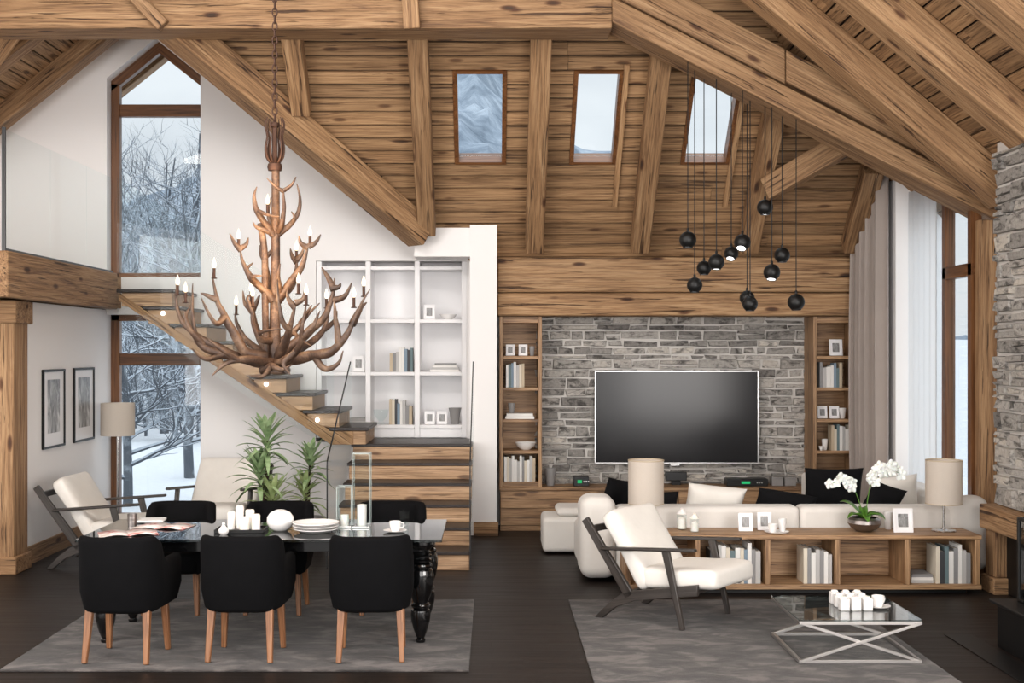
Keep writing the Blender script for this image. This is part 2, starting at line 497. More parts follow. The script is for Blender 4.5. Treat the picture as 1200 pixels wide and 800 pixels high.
def boards_y(name, x0, x1, zf, ystart, yend, step=.127):
    m = MB(); x = x0
    while x < x1 - 1e-3:
        a, b = x, min(x + step, x1); xm = (a+b)/2; ys, ye = ystart(xm), yend(xm); x += step
        sl = (zf(b) - zf(a))/(b - a); n = Vector((-sl, 0, 1)).normalized(); g = .007
        ya = [ys]
        while ye - ya[-1] > 4.8: ya.append(ya[-1] + random.uniform(2.5, 4.4))
        ya.append(ye)
        for p, q in zip(ya, ya[1:]):
            slabv(m, [(a+g, p, zf(a+g)), (b-g, p, zf(b-g)), (b-g, q-.003, zf(b-g)), (a+g, q-.003, zf(a+g))], n, .03, 1)
        slabv(DK, [tuple(Vector(p) + n*.028) for p in ((a, ys, zf(a)), (b, ys, zf(b)), (b, ye, zf(b)), (a, ye, zf(a)))], n, .05, 1)
    return struct(m.build(name, M['plank'], origin=None, smooth=False))
boards_y('ceiling_right', 0, XR+.1, z_right, lambda x: -1.5, lambda x: 9.95 + .84*x)
boards_y('ceiling_front', -6.5, 0, z_left, lambda x: -1.5, lambda x: 9.9 - .35*x)
boards_y('ceiling_gable_right', -3.886, -.02, z_gr, lambda x: 14.31 + .8*x, lambda x: 15.35)
boards_y('ceiling_gable_left', -6.5, -3.886, z_gl, lambda x: 8.096 - .8*x, lambda x: 15.35)

struct(DK.build('ceiling_deck', M['deck'], origin=None, smooth=False))
# ---- timbers
tn = [0]
def trim(m, mat='beam', bevel=.012, label=None):
    tn[0] += 1
    o = m.build('trim_%d' % tn[0], M[mat], bevel=bevel, seg=2)
    struct(o)
    if label: o['label'] = label
    return o
NB = Vector((0, -.7071, -.7071))
for x, yt, w in ((-1.93, 10.6, .19), (-.715, 10.4, .2), (.48, 10.3, .205), (1.66, 11.2, .205), (2.875, 12.2, .21), (4.03, 13.15, .21)):
    yb = min(13.93, 14.31 + .8*x - .12) if x < -1 else (13.755 if x < 0 else 13.93)
    m = MB(); m.beam(Vector((x, yb, z_back(yb))) + NB*.1, Vector((x, yt, z_back(yt))) + NB*.1, w, .2, up=(0, .7, .7)); trim(m)
# valley rafters of the cross gable
m = MB()
a = Vector((-4.0, 11.11, z_gr(-4.0)-.16)); b = Vector((-.77, 13.694, z_gr(-.77)-.17))
m.beam(a, b, .3, .3); trim(m)
m = MB(); m.beam((-3.8, 11.136, 5.995-.2), (-6.3, 13.136, z_gl(-6.3)-.16), .26, .26); trim(m)
# gable rafters + ridge
m = MB(); m.beam((-3.886, 11.3, 5.9), (-3.886, 15.3, 5.9), .2, .2); trim(m)
for y in (12.52, 13.75):
    m = MB(); m.beam((-3.95, y, z_gl(-3.95)-.11), (-6.4, y, z_gl(-6.4)-.11), .24, .2, up=(-.8, 0, 1)); trim(m)
for y in (14.72, 15.2):
    m = MB(); m.beam((-3.82, y, z_gr(-3.82)-.13), (-2.4, y, z_gr(-2.4)-.13), .18, .24, up=(.8, 0, 1)); trim(m)
    m = MB(); m.beam((-3.95, y, z_gl(-3.95)-.13), (-5.4, y, z_gl(-5.4)-.13), .18, .24, up=(-.8, 0, 1)); trim(m)
# hip rafter
# right slope rafters
ur = Vector((.84, 0, 1)).normalized()
for y in (10.81, 9.46, 8.1, 6.75, 5.4, 4.05, 2.7, 1.35):
    x1 = 4.28 if 7 < y < 10.5 else XR
    m = MB(); m.beam(Vector((.05, y+.17, z_right(.05))) - ur*.14, Vector((x1, y+.17, z_right(x1))) - ur*.14, .34, .28, up=ur); trim(m)
ul = Vector((-.35, 0, 1)).normalized()
for y in (8.1, 5.4, 2.7):
    m = MB(); m.beam(Vector((-.05, y, z_left(-.05))) - ul*.14, Vector((-6.45, y, z_left(-6.45))) - ul*.14, .3, .28, up=ul); trim(m)
m = MB(); m.beam((0, -1.4, 7.2), (0, 10.2, 7.2), .3, .34); trim(m)
# truss frame at Y 11.38: tie beam, diagonal, upper diagonal, post
m = MB(); m.beam((-6.5, 11.595, 5.19), (1.11, 11.595, 5.19), .43, .352); trim(m)
def quadbeam(x0, zt0, x1, zt1, hgt, y0, y1):
    m = MB()
    m.prism([(x0, y0, zt0-hgt), (x1, y0, zt1-hgt), (x1, y0, zt1), (x0, y0, zt0)], (0, y1-y0, 0), ax=(x1-x0, 0, zt1-zt0)); return m
sl = (5.273-3.50)/(4.63-1.177)
zt = lambda x: 5.273 - sl*(x-1.177)
trim(quadbeam(1.11, zt(1.11), 4.66, zt(4.66), .235, 11.38, 11.81), bevel=.015)
trim(quadbeam(1.05, zt(1.05)+.36, 2.72, zt(2.72)+.36, .325, 11.44, 11.8), bevel=.015)
trim(quadbeam(2.725, zt(2.725)+.36, 4.66, zt(4.66)+.33, .3, 11.45, 11.8), bevel=.015)
m = MB(); m.beam((4.57, 11.437, 0), (4.57, 11.437, 3.255), .17, .1, up=(0, 1, 0)); 
m.bx(4.47, 4.68, 11.35, 11.52, 0, .16, 2); trim(m, 'beam')
# short braces above the tie beam
m = MB(); m.beam(P(140, -25, 11.3), P(192, 31, 11.36), .13, .15, up=(0, 1, 0)); trim(m)
m = MB(); m.beam(P(478, -40, 11.25), P(483, 34, 11.34), .15, .12, up=(0, 1, 0)); trim(m)
# strut between rafter and diagonal, with bolt heads
a, b = P(899, 222, 13.02), P(992, 168, 12.5)
m = MB(); m.beam(a, b, .15, .24); trim(m)
# log wall over the television niche
m = MB(); m.bx(.07, 4.24, 13.98, 14.5, 2.712, 3.11, 0); trim(m, 'beamlight', .02)
m = MB(); m.bx(.07, 4.17, 14.0, 14.5, 2.446, 2.706, 0); trim(m, 'beamlight', .02)

# ---- walls
def wall(name, fn, mat='white'):
    m = MB(); fn(m); return struct(m.build(name, M[mat], origin=None, smooth=False))
WX0, WX1 = XL, -3.363
def gable(m):
    t = (0, .3, 0); y = YG
    m.prism([(-6.5, y, 0), (WX0, y, 0), (WX0, y, z_gl(WX0)+.02), (-6.5, y, z_gl(-6.5)+.02)], t)
    m.prism([(WX0, y, 5.2), (-3.886, y, 5.66), (WX1, y, 5.24), (WX1, y, z_gr(WX1)+.02), (-3.886, y, 6.0), (WX0, y, z_gl(WX0)+.02)], t)
    m.bx(WX0, WX1, y, y+.3, 2.47, 2.9)
    m.bx(WX0, WX1, y, y+.3, 0, .08)
    m.prism([(WX1, y, 0), (-2.03, y, 0), (-2.03, y, z_gr(-2.03)+.02), (WX1, y, z_gr(WX1)+.02)], t)
    m.prism([(-2.03, y, 3.09), (-.24, y, 3.09), (-.24, y, z_gr(-.24)+.02), (-2.03, y, z_gr(-2.03)+.02)], t)
    m.bx(-2.03, -.24, y, y+.3, 0, 1.0)
    m.bx(-.285, -.24, y, y+.5, 1.0, 3.09)
    m.bx(-2.3, -.2, y+.5, y+.6, 0, 3.6); m.bx(-2.2, -2.031, y+.301, y+.5, 0, 3.6)
wall('wall_gable', gable)
def partition(m):
    m.bx(-.24, .06, 13.75, 14.8, 0, 3.45)
    m.bx(-.86, -.24, 13.78, 14.3, 3.10, 3.45)
wall('wall_partition', partition)
wall('wall_left', lambda m: m.bx(XL-.16, XL, 11.68, 14.3, 0, 2.52))
wall('wall_left_return', lambda m: m.bx(-6.5, XL-.16, 11.68, 11.8, 0, 2.52))
wall('wall_left_outer', lambda m: (m.bx(-6.65, -6.5, -1.5, 15.3, 0, 5.4)))
wall('wall_back', lambda m: m.bx(.06, XR+.15, 14.6, 14.8, 0, 3.2))
XW = 4.45
def rwall(m):
    # plain wall from the back corner, glazed bays, then wall behind the chimney
    def zt_(y): return max(min(z_back(y), 3.6) if y > 13.6 else 3.6, 2.6)
    m.prism([(4.27, 13.07, 0), (4.27, 14.6, 0), (4.27, 14.6, 2.62), (4.27, 13.07, z_back(13.07)+.02)], (.5, 0, 0))
    m.bx(XW, XW+.2, 11.5, 13.07, 0, .12)
    m.bx(XW, XW+.2, 11.82, 13.07, 3.75, 4.3)
    m.bx(XR, XR+.15, 11.37, 11.5, 0, 3.5)
    m.bx(XR, XR+.15, -1.5, 11.38, 0, 3.6)
wall('wall_right', rwall)
wall('baseboard_left', lambda m: m.bx(XL, XL+.022, 11.68, 14.3, 0, .17, 1), 'beam')
wall('baseboard_partition', lambda m: m.bx(-.2, .075, 13.727, 13.75, 0, .15, 0), 'beam')

# ---- dry-stacked stone
def stones(m, org, u, v, n, W, Hh, rows=(.055, .13), lens=(.13, .46), z0=0, jut=(.014, .05)):
    org, u, v, n = Vector(org), Vector(u), Vector(v), Vector(n)
    z = 0
    while z < Hh - .02:
        h = min(random.uniform(*rows), Hh - z)
        if Hh - z - h < .04: h = Hh - z
        x = -random.uniform(0, .2)
        while x < W:
            w = random.uniform(*lens) * (1.0 if h > .08 else 1.25)
            pieces = [(z, h)]
            if h > .1 and random.random() < .3:
                f = random.uniform(.4, .6); pieces = [(z, h*f), (z + h*f, h*(1-f))]
            a, b = max(x, 0), min(x + w, W)
            if b - a > .03:
                for zz, hh in pieces:
                    g = .003
                    j = lambda s: random.uniform(-s, s)
                    d = random.uniform(*jut)
                    c = [(a+g+j(.014), zz+g+j(.01)), (b-g+j(.014), zz+g+j(.01)), (b-g+j(.014), zz+hh-g+j(.01)), (a+g+j(.014), zz+hh-g+j(.01))]
                    back = [org + u*p + v*q - n*.03 for p, q in c]
                    ins = .012
                    cx_, cz_ = (a+b)/2, zz+hh/2
                    fr = []
                    for p, q in c:
                        p += -ins if p > cx_ else ins; q += -min(ins, hh*.15) if q > cz_ else min(ins, hh*.15)
                        fr.append(org + u*p + v*q + n*(d + j(.012)))
                    ax = 0 if abs(u.x) > .5 else 1
                    m.hexa(back + fr, ax)
            x += w
        z += h
m = MB(); stones(m, (.5, 14.53, .45), (1, 0, 0), (0, 0, 1), (0, -1, 0), 3.3, 2.02)
o = struct(m.build('wall_stone_television', M['stone'], origin=None, bevel=.009, seg=2))
m = MB(); m.bx(.45, 3.85, 14.528, 14.6, .4, 2.5); struct(m.build('wall_stone_backing', M['mortar'], origin=None))
m = MB()
SX, SY0, SY1 = 4.32, 7.4, 10.58
stones(m, (SX, SY1, .74), (0, -1, 0), (0, 0, 1), (-1, 0, 0), SY1-SY0, 3.0, (.08, .17), (.16, .42), jut=(.014, .045))
stones(m, (XR, SY1, .74), (-1, 0, 0), (0, 0, 1), (0, 1, 0), XR-SX, 3.0, (.08, .17), (.16, .3), jut=(.01, .03))
stones(m, (SX, SY0, .74), (1, 0, 0), (0, 0, 1), (0, -1, 0), XR-SX, 3.0, (.08, .17), (.16, .3), jut=(.01, .03))
struct(m.build('wall_chimney', M['stone'], origin=None, bevel=.011, seg=2))
m = MB(); m.prism([(SX+.005, SY0, .74), (XR, SY0, .74), (XR, SY0, z_right(XR)), (SX+.005, SY0, z_right(SX))], (0, SY1-SY0, 0))
struct(m.build('wall_chimney_core', M['mortar'], origin=None))

# ---- windows
def window(n, members, panes, mat='frame', parts=None):
    m = MB(); members(m); o = struct(m.build('window_%d' % n, M[mat], bevel=.006, seg=1))
    g = MB(); panes(g)
    bmesh.ops.translate(g.bm, verts=g.bm.verts, vec=-o.location)
    g.build('glass_pane', M['pane'], o)
    return o
yf, yt = 14.46, .1
def bar(m, x0, x1, z0, z1, ax=None): m.bx(x0, x1, yf, yf+yt, z0, z1, ax)
def w1(m):
    f = .1
    bar(m, WX0, WX0+f, 2.9, 5.17, 2); bar(m, WX1-f+.06, WX1+.05, 2.9, 5.2, 2)
    bar(m, WX0, WX1, 2.86, 2.96, 0); bar(m, WX0+f, WX1-.04, 4.79, 4.93, 0)
    for xa, za in ((WX0, 5.19), (WX1+.05, 5.2)):
        m.prism([(xa, yf, za-.12), (xa, yf, za+.02), (-3.886, yf, 5.67), (-3.886, yf, 5.53)], (0, yt, 0), ax=(-3.886-xa, 0, .48))
window(1, w1, lambda g: g.prism([(WX0+.05, yf+.04, 2.92), (WX1, yf+.04, 2.92), (WX1, yf+.04, 5.15), (-3.886, yf+.04, 5.6), (WX0+.05, yf+.04, 5.12)], (0, .02, 0)))
def w2(m):
    f = .1
    bar(m, WX0, WX0+f, .05, 2.5, 2); bar(m, WX1-.04, WX1+.05, .05, 2.5, 2)
    bar(m, WX0, WX1, 2.4, 2.5, 0); bar(m, WX0, WX1, .05, .15, 0); bar(m, WX0+f, WX1-.04, 1.88, 2.02, 0)
window(2, w2, lambda g: g.bx(WX0+.05, WX1, yf+.04, yf+.06, .1, 2.45))
def w3(m):
    x0, x1 = XW+.01, XW+.11
    for y in (11.5, 12.16): m.bx(x0, x1, y, y+.1, .12, 3.75, 2)
    for z in (.12, 2.75, 3.65): m.bx(x0, x1, 11.5, 12.26, z, z+.12, 1)
    for z in (.12, 3.65): m.bx(x0, x1, 12.26, 13.06, z, z+.06, 1)
window(3, w3, lambda g: g.bx(XW+.05, XW+.065, 11.52, 13.06, .15, 3.7))
for i, (a, b) in enumerate(SKY_X):
    n = Vector((0, .7071, .7071))
    def sk(m, a=a, b=b):
        Y0, Y1 = SKY_Y; t = .022
        def q(x0, x1, ya, yb, lo=-.012, hi=.15, ax=0):
            lo_ = [Vector((x, y, z_back(y))) + n*lo for x, y in ((x0, ya), (x1, ya), (x1, yb), (x0, yb))]
            m.hexa(lo_ + [p + n*(hi-lo) for p in lo_], ax)
        s_ = .045; q(a, a+s_, Y0, Y1, ax=1); q(b-s_, b, Y0, Y1, ax=1); q(a+s_, b-s_, Y0, Y0+t); q(a+s_, b-s_, Y1-t, Y1)
    def gl(g, a=a, b=b):
        Y0, Y1 = SKY_Y
        lo_ = [Vector((x, y, z_back(y))) + n*.08 for x, y in ((a+.03, Y0+.03), (b-.03, Y0+.03), (b-.03, Y1-.03), (a+.03, Y1-.03))]
        g.hexa(lo_ + [p + n*.015 for p in lo_])
    window(4+i, sk, gl)
    # pale casing battens beside the opening
    for xb in ((b+.022,) if i else ()):
        m = MB(); lo = Vector((xb, 12.30, z_back(12.30))) + NB*.018; hi = Vector((xb, 13.56, z_back(13.56))) + NB*.018
        m.beam(lo, hi, .055, .03, up=(0, .7, .7)); trim(m, 'beamlight', .004)

# ---- mezzanine
m = MB(); m.bx(-6.5, -4.28, 10.9, 14.3, 2.54, 2.9, 1); struct(m.build('floor_mezzanine', M['plank'], origin=None))
m = MB(); m.bx(-4.28, -4.19, 10.72, 13.87, 2.513, 2.918, 1); m.bx(-6.5, -4.28, 10.72, 10.9, 2.513, 2.918, 0)
trim(m, 'beam', .012)
m = MB(); m.beam((-4.56, 11.505, 0), (-4.56, 11.505, 2.42), .37, .35, up=(0, 1, 0))
m.bx(-4.8, -4.34, 11.29, 11.72, 2.3, 2.513, 0); m.bx(-4.8, -4.345, 11.3, 11.70, 0, .16, 0)
trim(m, 'beam', .012)

# ================================================================== OUTSIDE
m = MB()
def gnd(i, j):
    x = -160 + 320*i/60; y = 15.2 + 130*(j/40)**1.6
    return (x, y, -.55 + .03*(y-15) + .35*noise.noise(Vector((x*.12, y*.12, 0))))
m.grid(gnd, 61, 41)
m.bx(4.9, 60, -10, 15.2, -.9, -.55)
o = struct(m.build('snowy_ground', M['snow'], origin=None))
R_ = [(-900, 330), (-300, 290), (50, 262), (150, 242), (235, 205), (400, 130), (520, 55), (570, 58), (620, 120), (660, 165), (690, 178), (770, 185), (850, 215), (960, 330), (1060, 400), (1500, 420)]
def ridge(px):
    for (a, ya), (b, yb) in zip(R_, R_[1:]):
        if a <= px <= b:
            t = (px-a)/(b-a); return ya + (yb-ya)*t
    return 420
m = MB()
def mt(i, j):
    px = -900 + 2400*i/150; t = j/40
    Y = 90 + 230*t
    top = ZP(ridge(px), 320)
    z = -1 + (top + 1)*t**1.15
    p = Vector((px*.03, t*6, 3)); amp = 7*t*(1.1-t)*2 + 1.2
    z += amp*(noise.noise(p*1.3) + .5*noise.noise(p*3.1) + .3*noise.noise(p*7))
    return (XP(px, Y), Y, z)
m.grid(mt, 151, 41)
struct(m.build('snowy_mountain', M['mountain'], origin=None))

def tree(name, label, x, y, h, seed, lean=0, spread=.5, n=9, fine=4, into=None):
    rr = random.Random(seed); m = into or MB()
    base = Vector((x, y, -.55 + .03*(y-15) - .15)) if into else Vector((0, 0, 0))
    pts = [base]; d = Vector((lean, 0, 1)).normalized()
    for i in range(8):
        d = (d + Vector((rr.uniform(-.1, .1), rr.uniform(-.1, .1), 0))).normalized(); pts.append(pts[-1] + d*h/8)
    r0 = .018*h
    m.tube(pts, [r0*(1-.85*i/8) for i in range(9)], 6)
    def branch(p, d, L, r, depth):
        q = [p]; dd = d.copy(); k = 5
        for i in range(k):
            dd = (dd + Vector((rr.uniform(-.28, .28), rr.uniform(-.28, .28), rr.uniform(-.15, .22)))).normalized(); q.append(q[-1] + dd*L/k)
        m.tube(q, [r*(1-.8*i/k) for i in range(k+1)], 4, caps=False)
        if depth:
            for c in range(fine):
                t = rr.randint(1, k); e = Vector((rr.uniform(-1, 1), rr.uniform(-1, 1), rr.uniform(-.3, .8))).normalized()
                branch(q[t], (dd + e).normalized(), L*rr.uniform(.4, .65), r*.55, depth-1)
    for b in range(int(n*1.8)):
        t = rr.uniform(.12, .97); i = int(t*8); p = pts[i].lerp(pts[min(i+1, 8)], t*8-i)
        an = rr.uniform(0, 2*PI); e = Vector((math.cos(an), math.sin(an), rr.uniform(.1, .7))).normalized()
        branch(p, e, h*spread*(1.1-t*.6)*rr.uniform(.6, 1), r0*.5*(1.1-t), 2)
    if into: return
    o = m.build(name, M['bark'], origin=Vector((0, 0, 0)), smooth=True)
    o.location = (x, y, -.55 + .03*(y-15) - .15)
    return tag(o, label, 'tree')
tree('snowy_tree', 'snow-dusted bare tree with twisting branches close outside the gable window, left of the other', XP(150, 19.5), 19.5, 4.7, 3, .05, .4, 15)
tree('snowy_tree', 'snow-dusted bare tree outside the gable window, in the right half of the view', XP(222, 23.5), 23.5, 5.6, 11, -.03, .36, 16)
TH = MB()
for i, (px, Y, h, sd) in enumerate(((132, 40, 8.0, 31), (160, 41, 8.6, 32), (186, 39, 7.4, 33), (208, 42, 9.0, 34), (232, 43, 9.6, 35), (142, 50, 9.5, 36), (174, 52, 9.8, 37), (196, 50, 9.4, 41), (220, 54, 11, 38), (152, 36, 4.2, 39), (176, 36.5, 4.6, 40), (212, 37, 4.4, 42), (234, 36, 4.6, 43), (192, 31, 6.8, 5), (140, 29, 2.6, 44), (172, 30, 2.8, 45), (205, 29, 2.5, 46), (158, 33, 3.2, 47), (190, 34, 3.4, 48), (222, 29, 2.3, 49), (232, 29, 2.2, 50), (128, 29, 2.2, 51))):
    tree('', '', XP(px, Y), Y, h, sd, 0, .5, 15, into=TH)
tag(TH.build('snowy_thicket', M['bark']), 'frosted tangle of forest twigs beyond the bare trees outside the gable window', 'thicket', kind='stuff')
# ================================================================== STAIRCASE
st = thing('staircase', 'oak staircase with dark treads turning on a landing up to the mezzanine', 'staircase', (-.85, 12.5, 0))
OFF = -Vector((-.85, 12.5, 0))
def part(m, name, mat, parent=st, bevel=0, off=OFF, **kw):
    if off is not None: bmesh.ops.translate(m.bm, verts=m.bm.verts, vec=off)
    return m.build(name, M[mat], parent, bevel=bevel, **kw)
h1, d1, y0 = .174, .37, 11.55
LX0, LX1 = -1.5, -.205
for k in range(6):
    ya = y0 + d1*k
    m = MB(); m.bx(LX0, LX1, ya, ya + (d1 if k < 5 else .33) - .002, h1*k + (.002 if k else 0), h1*(k+1)-.032, 0)
    part(m, 'riser', 'stairwood', bevel=.004)
    m = MB()
    if k < 5: m.bx(LX0-.02, LX1, ya-.012, ya+d1+.01, h1*(k+1)-.03, h1*(k+1), 0)
    else: m.prism([(LX0-.02, ya-.012, h1*6-.03), (LX1, ya-.012, h1*6-.03), (LX1, 13.74, h1*6-.03), (-.245, 13.74, h1*6-.03), (-.245, 14.24, h1*6-.03), (LX0-.02, 14.24, h1*6-.03)], (0, 0, .03))
    part(m, 'tread' if k < 5 else 'landing', 'tread', bevel=.005)
# solid flank below the treads
m = MB()
for k in range(1, 6): m.bx(LX0+.03, -.25, y0 + d1*k + .03, 14.2, h1*(k-1)+.01, h1*k-.04, 1)
part(m, 'core', 'stairwood')
# upper flight runs along the gable wall
zl = h1*6
u0, ru, hu = XP(388, 13.25), .2844, .185
UY0, UY1 = 13.25, 14.26
for i in range(9):
    x = u0 - ru*i; z = zl + hu*(i+1)
    wdt = .40 if i < 8 else .6
    m = MB(); m.bx(x-.02, x+wdt, UY0-.015, UY1, z-.035, z, 1); part(m, 'tread', 'tread', bevel=.005)
    m = MB(); m.bx(x+.03, x+wdt-.03, UY0+.01, UY1-.02, z-hu+.002, z-.037, 0); part(m, 'riser', 'stairwood', bevel=.004)
# stringer: sloping beam under the upper flight
xa, za = XP(139, UY0), ZP(343, UY0); xb, zb = XP(387, UY0), ZP(518, UY0)
m = MB()
def SP(y):
    x0_, x1_, x2_ = XP(388, UY0), XP(139, UY0), XP(414, UY0)
    return [(x0_, y, ZP(521, UY0)), (x2_, y, ZP(521, UY0)), (x2_, y, zl+hu-.04), (x0_, y, zl+hu-.04), (x1_, y, 2.67), (x1_, y, ZP(352, UY0))]
m.prism(SP(UY0), (0, .1, 0), ax=(xb-xa, 0, zb-za))
part(m, 'stringer', 'beam', bevel=.006)
m = MB(); m.prism(SP(UY1-.1), (0, .1, 0), ax=(xb-xa, 0, zb-za))
part(m, 'stringer', 'beam', bevel=.006)
for px, py in ((191, 367), (250, 407), (312, 450), (372, 492)):
    p = P(px, py, UY0)
    m = MB(); m.lathe([(.022, 0), (.022, .012), (.014, .014)], 12, Matrix.Translation(p) @ Matrix.Rotation(PI/2, 4, 'X'))
    part(m, 'step_light', 'spot')
# glass balustrades of the staircase
def gpanel(name, poly, vec, edge, parent=st, off=OFF):
    m = MB(); m.prism(poly, vec); o = part(m, name, 'glass', parent, off=off, smooth=False)
    m = MB()
    for a, b in edge: m.beam(a, b, .012, .012, up=(0.01, 1, .02) if abs(Vector(b).z-Vector(a).z) > .5*(Vector(b)-Vector(a)).length else (0, 0, 1))
    part(m, 'glass_edge', 'darkplastic', o, off=off, smooth=False)
    return o
zt1 = ZP(424, 13.4)
poly = [(0, 11.52, .02), (0, 13.42, .9), (0, 13.42, zt1), (0, 11.52, 1.02)]
for x in (LX0-.03, LX1+.006):
    pl = [(x, y, z) for _, y, z in poly]
    gpanel('glass_panel', pl, (.012, 0, 0), [(pl[2], pl[3]), (pl[3], pl[0])])
# balustrade of the upper flight
sl_ = (ZP(300, 13.2) - ZP(207, 13.2))/(XP(280, 13.2) - XP(137, 13.2))
xa, xb = XP(137, 13.2), XP(391, 13.2); zA = ZP(207, 13.2); zB = zA + sl_*(xb-xa)
zb_ = lambda x: 2.45 + (.98 - 2.45)*(x-xa)/(xb-xa)
for a, b in ((0, .5), (.505, 1)):
    x_0, x_1 = xa + (xb-xa)*a, xa + (xb-xa)*b
    pl = [(x_0, 13.2, zb_(x_0)), (x_1, 13.2, zb_(x_1)), (x_1, 13.2, zA + sl_*(x_1-xa)), (x_0, 13.2, zA + sl_*(x_0-xa))]
    gpanel('glass_panel', pl, (0, .012, 0), [])
# mezzanine railing
rl = thing('glass_railing', 'frameless clear glass railing along the edge of the mezzanine', 'railing', (-4.235, 12.2, 2.918))
ro = -Vector((-4.235, 12.2, 2.918))
for a, b in ((10.76, 11.87), (11.885, 12.93), (12.945, 13.74)):
    m = MB(); m.bx(-4.241, -4.229, a, b, 2.922, 3.975, 2); part(m, 'glass_panel', 'glass', rl, off=ro, smooth=False)
m = MB(); m.bx(-4.25, -4.22, 10.735, 10.757, 2.919, 3.99, 2); part(m, 'end_post', 'darkplastic', rl, off=ro)
m = MB(); m.bx(-4.25, -4.22, 10.76, 13.8, 2.919, 2.94, 1); part(m, 'base_channel', 'darkplastic', rl, off=ro)
# ================================================================== FURNITURE
def pt(m, name, mat, parent, bevel=0, **kw): return m.build(name, M[mat], parent, bevel=bevel, **kw)
# ---- rugs
m = MB(); m.bx(-3.14, -.143, 7.88, 10.13, .001, .014); tag(m.build('rug', M['rug'], bevel=.005), 'mottled grey rug lying under the dining table', 'rug')
m = MB(); m.bx(.63, 2.886, 7.0, 10.13, .001, .014); tag(m.build('rug', M['rug'], bevel=.005), 'mottled grey rug lying under the low glass coffee table', 'rug')
RUG = .0145

# ---- dining chair (faces +y; back at -y)
def dining_chair(label, loc, rz):
    t = thing('dining_chair', label, 'chair', loc, rz, 'black dining chairs round the table')
    path = []
    W, yb, yfz, r = .275, -.26, .26, .17
    for i in range(5): path.append((-W, yfz - (yfz - yb - r)*i/5))
    for i in range(9):
        a = PI + PI/2*i/8; path.append((-W + r + r*math.cos(a), yb + r + r*math.sin(a)))
    for i in range(1, 6): path.append((-W + r + (2*W - 2*r)*i/6, yb))
    for i in range(9):
        a = -PI/2 + PI/2*i/8; path.append((W - r + r*math.cos(a), yb + r + r*math.sin(a)))
    for i in range(1, 6): path.append((W, yb + r + (yfz - yb - r)*i/5))
    n = len(path)
    def height(x, y):
        s = min(max((y - (yb + .11)) / .1, 0), 1); s = s*s*(3-2*s)
        return .83 + (.655 - .83)*s
    th = .075
    def f(i, j):
        x, y = path[i]
        a = path[max(i-1, 0)]; b = path[min(i+1, n-1)]
        tx, ty = b[0]-a[0], b[1]-a[1]; L = math.hypot(tx, ty); nx, ny = ty/L, -tx/L   # outward
        if nx*x + ny*y < 0: nx, ny = -nx, -ny
        zt_ = height(x, y)
        prof = [(0, .345), (0, .36), (.004, .46), (.002, zt_-.03), (-.012, zt_-.006), (-.03, zt_), (-.05, zt_-.004), (-th, zt_-.03), (-th, .46), (-th, .36), (-th+.02, .33), (-.03, .325)]
        o, z = prof[j]
        k = 1.0
        if z < .45: k = .86 + .14*math.sqrt(max(0, (z-.32)/.13))
        lean = -.035*max(0, (z-.5)/.33) if y < yb + .12 else 0
        return ((x + nx*o)*k, (y + ny*o)*k + lean, z)
    m = MB(); V, fs = m.grid(f, n, 12, False, True)
    for ring in (V[0], V[-1]):
        try: m.bm.faces.new(ring)
        except ValueError: pass
    pt(m, 'backrest', 'black_velvet', t, smooth=True, ang=60)
    m = MB(); m.sell((0, .02, .405), (.47, .49, .17), .3, .3); pt(m, 'seat', 'black_velvet', t)
    for sx, sy in ((-1, -1), (1, -1), (-1, 1), (1, 1)):
        m = MB(); top = Vector((sx*.19, sy*.17, .35)); bot = Vector((sx*.205, sy*(.225 if sy < 0 else .2), .004))
        m.beam(bot, top, .034, .034, up=(0, 1, 0), w1=.05, h1=.05); pt(m, 'leg', 'legwood', t, bevel=.006)
    return t
mk = dining_chair('black upholstered dining chair with its back to the viewer, left one of the near row', (-2.42, 8.235, RUG), math.radians(-4))
dup(mk, (-1.635, 8.27, RUG), math.radians(-2), 'black upholstered dining chair with its back to the viewer, middle one of the near row')
dup(mk, (-.80, 8.27, RUG), math.radians(3), 'black upholstered dining chair with its back to the viewer, right one of the near row')
dup(mk, (-2.46, 9.68, RUG), math.radians(180), 'black upholstered dining chair facing the viewer, far side of the table before the window')
dup(mk, (-1.68, 9.68, RUG), math.radians(180), 'black upholstered dining chair facing the viewer, far side of the table before the palms')
dup(mk, (-.79, 9.68, RUG), math.radians(180), 'black upholstered dining chair facing the viewer, far side of the table before the stairs')

# ---- dining table
TX, TY = -1.595, 8.97
dt = thing('dining_table', 'long dining table with smoked glass top and turned black legs', 'table', (TX, TY, RUG))
m = MB(); m.bx(-1.255, 1.255, -.51, .51, .722, .742); pt(m, 'tabletop', 'tglass', dt, bevel=.003)
m = MB(); 
m.bx(-1.12, 1.12, -.4, -.36, .64, .72); m.bx(-1.12, 1.12, .36, .4, .64, .72); m.bx(-1.14, -1.1, -.36, .36, .64, .72); m.bx(1.1, 1.14, -.36, .36, .64, .72)
pt(m, 'apron', 'blackgloss', dt, bevel=.004)
prof = [(.0, 0), (.03, 0), (.034, .01), (.034, .022), (.026, .03), (.034, .045), (.05, .09), (.066, .15), (.07, .195), (.066, .225), (.05, .235), (.062, .245), (.068, .258), (.062, .27), (.05, .277),
        (.056, .29), (.078, .35), (.09, .42), (.093, .47), (.086, .505), (.07, .515), (.08, .525), (.083, .537), (.076, .548), (.06, .553), (.075, .563), (.078, .575), (.062, .583), (.077, .595), (.079, .607),
        (.062, .615), (.075, .627), (.06, .637), (.085, .665), (.105, .69), (.105, .72), (0, .72)]
for sx in (-1, 1):
    for sy in (-1, 1):
        m = MB(); m.lathe(prof, 28, Matrix.Translation((sx*1.1, sy*.33, 0)), caps=False); pt(m, 'leg', 'blackgloss', dt)
TT = RUG + .742 + .0008

